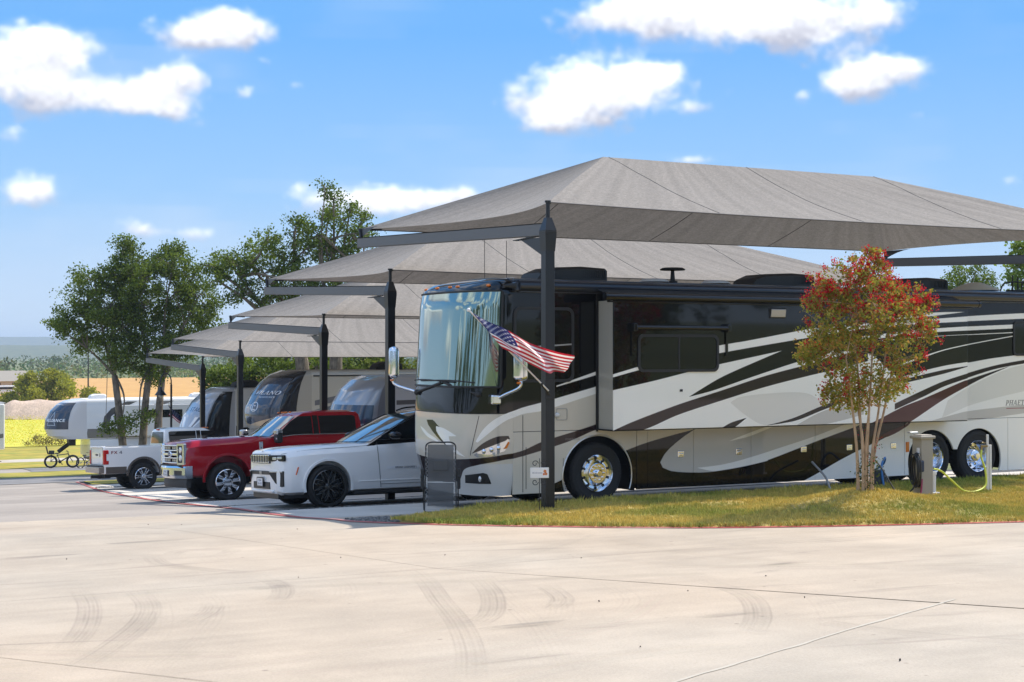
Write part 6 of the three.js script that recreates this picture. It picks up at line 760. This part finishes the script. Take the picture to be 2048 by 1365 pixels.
// ---------- small things ----------
{ // folded lounge chair
  const t = thing('folding_chair', 'folded black mesh lounge chair standing in front of the motorhome', 'chair', [-2.84, padY(0, .1) + .002, -.12], -.497), K2 = std(lin(.014), .4);
  const side = (s) => tube([[s * .25, .02, .10], [s * .25, .10, .06], [s * .24, .6, .02], [s * .235, 1.0, -.03]], .011, 24, 8);
  for (const s of [-1, 1]) { mesh('side_frame', side(s), K2, t); mesh('rear_leg', tube([[s * .27, .015, -.12], [s * .275, .3, -.05], [s * .27, .62, .03]], .011, 20, 8), K2, t); mesh('armrest', rb(s * .26, s * .315, .36, .68, -.02, .04, .015), M.plastic, t); mesh('lock_knob', cy('x', .03, .03, s * .3, .56, .05, 14), M.plastic, t); }
  mesh('top_rail', tube([[-.235, .95, -.025], [-.23, 1.05, -.035], [-.18, 1.09, -.04], [0, 1.095, -.04], [.18, 1.09, -.04], [.23, 1.05, -.035], [.235, .95, -.025]], .012, 30, 8), K2, t);
  mesh('foot_rail', tube([[-.25, .03, .11], [-.23, .014, .15], [0, .014, .16], [.23, .014, .15], [.25, .03, .11]], .011, 24, 8), K2, t);
  const fab = std(0xffffff, .85, { transparent: true, opacity: .86, map: dataTex(128, (x, y) => { const k = ((Math.floor(x * 64) + Math.floor(y * 64)) % 2) * .06; return .30 + k + .05 * hash(Math.floor(x * 128), Math.floor(y * 128)); }) });
  const pan = (y0, y1) => { const g = sheet(8, 12, (a, b) => [lerp(-.205, .205, a), lerp(y0, y1, b), lerp(.06, -.02, lerp(y0, y1, b)) + .01 + .03 * Math.cos((a - .5) * 3) * Math.sin(Math.PI * b) + .006 * Math.sin(b * 23 + a * 2)]), uv = g.attributes.uv; for (let i = 0; i < uv.count; i++) uv.setXY(i, uv.getX(i) * 3, uv.getY(i) * 3); return g; };
  mesh('back_panel', pan(.48, 1.06), fab, t); mesh('leg_panel', pan(.1, .46), fab, t); mesh('head_pad', rb(-.12, .12, .66, .82, .038, .06, .01), std(lin(.09), .9), t);
  for (const s of [-1, 1]) mesh('bungee_cord', tube(Array.from({ length: 27 }, (_, k) => [s * (k % 2 ? .205 : .236), .14 + k * .034, .055 - .0022 * k]), .004, 110, 4), std(lin(.32), .8), t);
}
{ // flag on the post
  const t = thing('flag', 'stars and stripes flag on a slanted pole fixed to the nearest post', 'flag', [0, 0, 0]), a = V3(-1.72, 1.93, 1.36), tip = V3(-3.166, 3.148, 1.5);
  mesh('flag_pole', bar(a, tip, .013, 10), std(lin(.7), .3, { metalness: .6 }), t); mesh('finial', tr(new THREE.SphereGeometry(.028, 14, 10), tip.x, tip.y, tip.z), std(lin(.75), .3), t);
  mesh('pole_bracket', [rb(-1.74, -1.60, 1.8, 2.1, 1.276, 1.30, .008), bar(V3(-1.66, 1.86, 1.29), a.clone().lerp(tip, .1), .022, 10)], M.plastic, t);
  const ft = canvasTex(780, 410, (c, w, h) => { for (let k = 0; k < 13; k++) { c.fillStyle = k % 2 ? '#fbfaf8' : '#c8142e'; c.fillRect(0, k * h / 13, w, h / 13 + 1); } c.fillStyle = '#16236a'; c.fillRect(0, 0, w * .4, h * 7 / 13); c.fillStyle = '#f2f2f4'; for (let r = 0; r < 9; r++) for (let q = 0; q < (r % 2 ? 5 : 6); q++) { const x = w * .4 / 12 * (1 + 2 * q + (r % 2)), y = h * 7 / 13 / 10 * (r + 1); c.beginPath(); for (let k = 0; k < 10; k++) { const an = -Math.PI / 2 + k * Math.PI / 5, R2 = k % 2 ? 5 : 12; c.lineTo(x + R2 * Math.cos(an), y + R2 * Math.sin(an)); } c.fill(); } });
  const cr = (l) => new THREE.CatmullRomCurve3(l.map((q) => V3(q[0], q[1], 0))), T = cr([[-3.1, 3.1], [-2.64, 2.9], [-2.04, 2.64], [-1.45, 2.47]]), Bt = cr([[-2.6, 2.58], [-2.21, 2.4], [-1.86, 2.22], [-1.49, 2.21]]);
  const g = sheet(60, 20, (s, k) => { const p = Bt.getPoint(s).lerp(T.getPoint(s), k); return [p.x + .02 * Math.sin(k * 7 + s * 8) * s, p.y + .018 * Math.sin(s * 16 + k * 3) * s, 1.50 + .13 * Math.sin(s * 12 + k * 2.6) * (.12 + s) + .03 * Math.sin(k * 9 + s * 5) * s]; });
  mesh('flag_cloth', g, new THREE.MeshPhysicalMaterial({ map: ft, roughness: .8, transmission: .45, thickness: 0, side: THREE.DoubleSide }), t);
}
{ // garden sign at the post
  const t = thing('garden_sign', 'small white garden sign with scrolled iron holder at the foot of the post', 'sign', [-1.93, lawnY(-1.93, -1.45), 1.45], -.3), I = std(lin(.02), .5);
  mesh('sign_panel', rb(-.145, .145, .5, .66, -.006, .006, .004), std(lin(.78), .5), t); mesh('sign_print', tr(new THREE.PlaneGeometry(.27, .14), 0, .58, .0075), std(0xffffff, .6, { map: canvasTex(256, 128, (c, w, h) => { c.fillStyle = '#e4e4e6'; c.fillRect(0, 0, w, h); c.font = 'italic 34px serif'; c.fillStyle = '#6d6f86'; c.fillText('Welcome', 14, 76); c.fillStyle = '#c4693f'; for (const [x, y, r] of [[206, 44, 22], [222, 80, 20], [190, 84, 16]]) { c.beginPath(); c.arc(x, y, r, 0, 7); c.fill(); } c.fillStyle = '#d9a13f'; for (const [x, y, r] of [[206, 44, 8], [222, 80, 7]]) { c.beginPath(); c.arc(x, y, r, 0, 7); c.fill(); } }) }), t);
  const spiral = (x, y, s, d) => tube(Array.from({ length: 22 }, (_, k) => { const a = k / 21 * 7, r = .05 * (1 - k / 30); return [x + s * (r * Math.cos(a) - .05), y + d * r * Math.sin(a), 0]; }), .006, 40, 5);
  mesh('iron_scroll', [spiral(-.02, .72, 1, 1), spiral(.02, .72, -1, 1), spiral(-.02, .44, 1, -1), spiral(.02, .44, -1, -1), bar(V3(0, .66, 0), V3(0, .8, 0), .005)], I, t); mesh('stake', [bar(V3(0, -.03, -.008), V3(0, .5, -.008), .006), bar(V3(.09, -.03, -.008), V3(.02, .5, -.008), .005)], I, t);
}
{ // service pedestal with coiled cable
  const y = lawnY(5.04, -2.3) - .02, t = thing('utility_pedestal', 'tan metal utility pedestal with coiled black cable beside the rear wheels', 'pedestal', [5.04, y, 2.3]), tan = std(lin(.34, .31, .26), .55);
  mesh('cabinet', rb(-.13, .13, 0, .98, -.11, .11, .008), tan, t); mesh('cap', smooth(fix(rb(-.165, .165, .97, 1.02, -.14, .14, .012)), .4), tan, t); mesh('cap_ridge', rb(-.12, .12, 1.015, 1.04, -.1, .1, .012), tan, t); mesh('pedestal_lamp', rb(-.2, -.02, 1.06, 1.085, -.16, -.08, .01), M.galv, t);
  for (const q of [rb(-.16, -.12, .62, .82, .02, .07, .008), rb(.125, .16, .5, .8, .0, .06, .01)]) mesh('cable_hook', q, M.plasticWhite, t);
  reseed(81); for (let k = 0; k < 6; k++) mesh('cable_coil', tr(new THREE.TorusGeometry(1, .05, 8, 40), -.17 - k * .018, .46 + rr(-.03, .03), .08 + rr(-.04, .04), 0, 1.1 + rr(-.15, .15), 0, [.15 + .01 * k, .27 + rr(-.02, .02), .25]), k === 1 ? std(lin(.02, .04, .10), .5) : M.plastic, t);
  mesh('cable_tail', [tube([[-.2, .28, .1], [-.32, .1, .05], [-.42, .04, -.1], [-.5, .5, -.5], [-.52, .9, -1.0]], .014, 30, 6)], M.plastic, t); mesh('pink_cable', tube([[-.12, .3, .11], [-.15, .1, .12], [-.2, .02, .14]], .016, 14, 6), std(lin(.35, .05, .12), .5), t);
  mesh('plug_box', rb(-.24, -.14, .42, .62, .1, .2, .03), std(lin(.02, .035, .07), .5), t); mesh('drain_pipe', [cy('y', .045, .32, .22, .2, .02, 18), cy('y', .055, .05, .22, .38, .02, 18), rb(.12, .3, .02, .06, -.04, .1, .01)], M.plasticWhite, t);
}
{ // water riser with hose
  const y = lawnY(6.68, -2.2) - .02, t = thing('water_riser', 'white pipe water riser with a yellow hose beside the tandem wheels', 'water tap', [6.68, y, 2.2]);
  for (const x of [-.03, .035]) mesh('pipe', cy('y', x < 0 ? .022 : .026, x < 0 ? 1.0 : .82, x, x < 0 ? .5 : .41, 0, 14), M.plasticWhite, t);
  mesh('spigot', [cy('x', .022, .16, -.1, .8, 0, 12), cy('y', .02, .1, -.17, .77, 0, 12), tr(new THREE.TorusGeometry(.03, .008, 6, 16), -.12, .86, 0, Math.PI / 2)], std(lin(.34, .25, .12), .35, { metalness: .9 }), t);
  const h = thing('garden_hose', 'yellow green garden hose looping from the water riser to the pedestal', 'hose', [6.68, y, 2.2]); mesh('hose', tube([[-.17, .74, .0], [-.22, .62, .04], [-.19, .4, .1], [-.24, .14, .16], [-.5, .045, .2], [-.8, .07, .2], [-1.05, .26, .16], [-1.25, .42, .12], [-1.4, .46, .1]], .017, 70, 8), std(lin(.55, .60, .06), .45), h);
}
{ // hoses at the motorhome's service bay
  const t = thing('drain_hose', 'blue and grey service hoses behind the crape myrtle', 'hose', [5.6, 0, .6]); mesh('blue_hose', tube([[.1, .32, -.3], [.12, .5, .0], [.02, .62, .15], [-.1, .5, .2], [-.12, .2, .25], [-.1, .02, .3]], .02, 40, 8), std(lin(.03, .16, .42), .4), t); mesh('grey_hose', tube([[-1.2, .55, -.4], [-1.3, .3, .1], [-1.35, .1, .3], [-1.3, .02, .5], [-.8, .02, .6], [-.2, .03, .55]], .02, 40, 8), std(lin(.3), .6), t); mesh('grey_drum', [cy('y', .12, .4, -.1, .2, .1, 20)], std(lin(.03, .035, .05), .6), t);
}
{ // lamp post
  const t = thing('lamp_post', 'black gooseneck lamp post in front of the leaning oak', 'lamp', [3.33, G(37.45), -37.45]), k = M.post, q = (a, h) => V3(-.0, h, 0).addScaledVector(RT, a);
  mesh('pole', [cy('y', .05, 3.75, 0, 1.87, 0, 14, .04), cy('y', .11, .25, 0, .12, 0, 16, .07)], k, t); mesh('gooseneck', tube([q(0, 3.7), q(-.01, 3.95), q(-.08, 4.12), q(-.22, 4.19), q(-.36, 4.1), q(-.42, 3.9), q(-.42, 3.72)], .026, 40, 8), k, t);
  mesh('lamp_shade', tr(lathe([[.02, .34], [.05, .32], [.055, .22], [.13, .16], [.22, .03], [.25, 0], [.235, 0]], 28), q(-.42, 0).x, 3.32, q(-.42, 0).z), k, t); mesh('lamp_glass', tr(new THREE.SphereGeometry(.1, 16, 10), q(-.42, 0).x, 3.33, q(-.42, 0).z), std(lin(.6), .2), t);
  const f = thing('small_flag', 'dark blue starred flag drooping from the lamp post', 'flag', [3.33, G(37.45), -37.45]), pt = (a, h, d) => q(a, h).addScaledVector(DP, d); mesh('staff', bar(q(.04, 2.42), q(-.1, 3.0), .012, 8), std(lin(.4, .3, .12), .5), f);
  mesh('cloth', sheet(24, 14, (s, v) => pt(lerp(-.09, .62, s) + .05 * Math.sin(v * 4), 2.95 - .62 * s - (1 - v) * .42 * (1 - .3 * s), -.06 + .07 * Math.sin(s * 9 + v * 3)).toArray()), std(0xffffff, .8, { side: THREE.DoubleSide, map: canvasTex(256, 128, (c, w, h) => { c.fillStyle = '#1a2244'; c.fillRect(0, 0, w, h); for (let k = 0; k < 3; k++) { c.fillStyle = k % 2 ? '#d8d8dc' : '#a01f35'; c.fillRect(0, h - 30 + k * 10, w, 10); } c.fillStyle = '#ccd2e4'; for (let r = 0; r < 4; r++) for (let j = 0; j < 9; j++) c.fillRect(14 + j * 26 + (r % 2) * 12, 14 + r * 22, 5, 5); }) }), f);
}
// bicycles
function bicycle(o) {
  const t = thing('bicycle', o.label, 'bicycle', o.at, o.turn, 'bicycles parked beside the white fifth wheel'), r = o.r, b = o.base, fr = std(o.col, .4), tb = (p, q, w = .016) => bar(V3(...p), V3(...q), w * (o.thick ?? 1), 8);
  for (const x of [0, b]) { const w = part('wheel', t); w.position.set(x, r, 0); mesh('tyre', new THREE.TorusGeometry(r - o.tyre, o.tyre, 10, 36), o.tyreMat ?? M.rubber, w); mesh('spokes', [cy('z', .025, .08, 0, 0, 0, 10), new THREE.TorusGeometry(r - o.tyre * 2, .008, 6, 32), ...Array.from({ length: 12 }, (_, k) => bar(V3(0, 0, (k % 2 - .5) * .04), V3(...polar(r - o.tyre * 2, k * .5236), 0), .003, 4))], M.steel, w).userData.kind = 'stuff'; }
  const bb = [b * .42, r * .95, 0], sd = [b * .30, r * 1.95, 0], hd = [b * .80, r * 2.15, 0], hb = [b * .84, r * 1.75, 0];
  mesh('frame', [tb(bb, sd), tb(bb, hb, .022), tb(sd, hd, .018), tb([0, r, .05], bb, .012), tb([0, r, .05], sd, .010), tb(hb, hd, .02)], fr, t); mesh('fork', [tb(hd, [hd[0] - .03, hd[1] + .12, 0], .014), tb(hb, [b, r, .05], .014), tb(hb, [b, r, -.05], .014)], fr, t);
  mesh('handlebar', [tube([[hd[0] - .12, hd[1] + .16, -.3], [hd[0] - .03, hd[1] + .14, -.12], [hd[0], hd[1] + .13, 0], [hd[0] - .03, hd[1] + .14, .12], [hd[0] - .12, hd[1] + .16, .3]], .013, 24, 8)], M.plastic, t); mesh('saddle', tr(new THREE.SphereGeometry(.13, 16, 8), sd[0] - .02, sd[1] + .1, 0, 0, 0, 0, [1, .3, .55]), M.plastic, t); mesh('seat_post', tb(sd, [sd[0] - .02, sd[1] + .08, 0], .014), M.steel, t);
  mesh('crank', [cy('z', .09, .015, bb[0], bb[1], .05, 18), tb([bb[0], bb[1], .06], [bb[0] + .12, bb[1] - .12, .06], .01), tb([bb[0], bb[1], -.06], [bb[0] - .12, bb[1] + .12, -.06], .01), rb(bb[0] + .07, bb[0] + .17, bb[1] - .14, bb[1] - .11, .06, .14, .008)], M.plastic, t);
  if (o.seat) mesh('child_seat', [rb(-.12, .2, r * 2.1, r * 2.1 + .06, -.15, .15, .025), tr(rb(-.03, .03, 0, .45, -.15, .15, .025), -.14, r * 2.15, 0, 0, 0, .25), rb(-.1, .18, r * 2.1, r * 2.1 + .2, .13, .17, .015), rb(-.1, .18, r * 2.1, r * 2.1 + .2, -.17, -.13, .015), tb([.05, r * 2.1, 0], [0, r, .06], .012)], M.plastic, t);
  if (o.basket) mesh('basket', [rb(hd[0] + .06, hd[0] + .24, hd[1] - .08, hd[1] + .1, -.12, .12, .02)], std(lin(.25, .06, .12), .7), t);
  if (o.train) for (const s of [-1, 1]) mesh('training_wheel', tr(new THREE.TorusGeometry(.06, .018, 8, 18), 0, .08, s * .14), M.plastic, t);
  return t;
}
{ const y = G(62) + .022; bicycle({ label: 'fat tyred electric bicycle with a black child seat', at: [3.75, y, -62.6], turn: -.25, r: .36, base: 1.15, tyre: .055, col: lin(.05, .055, .04), seat: true, thick: 1.5 }); bicycle({ label: 'dark blue bicycle leaning between the other two bicycles', at: [5.1, y, -61.5], turn: .5, r: .31, base: .98, tyre: .028, col: lin(.02, .035, .12) }); bicycle({ label: 'small pink and white child bicycle with a basket', at: [5.35, y, -60.6], turn: .1, r: .2, base: .62, tyre: .024, col: lin(.62, .28, .26), basket: true, train: true, tyreMat: std(lin(.55, .46, .4), .7) }); }
{ // chips on the concrete
  const L = [[-7.75, -6.69], [-7.22, 1.15], [-5.87, -1.59], [-7.09, -12.05], [-6.1, -9.88], [-4.44, -10.7], [-4.46, -6.86], [-5.89, -13.47], [-5.59, -5.69], [-3.77, -9.29], [-9.41, -3.51], [-6.69, -5.22], [-6.89, .53], [-5.05, -9.76]]; reseed(91); const gs = [];
  for (const [u, v] of L) gs.push(tr(fix(new THREE.DodecahedronGeometry(1, 0)), u, G(v) + .012, -v, rr(0, 3), rr(0, 3), 0, [rr(.007, .012), rr(.004, .007), rr(.005, .009)]));
  tag(mesh('scattered_chips', gs, std(lin(.05, .045, .04), .9), scene), 'small dark stone chips scattered over the concrete', 'stones', null, 'stuff');
}
renderer.render(scene, camera);
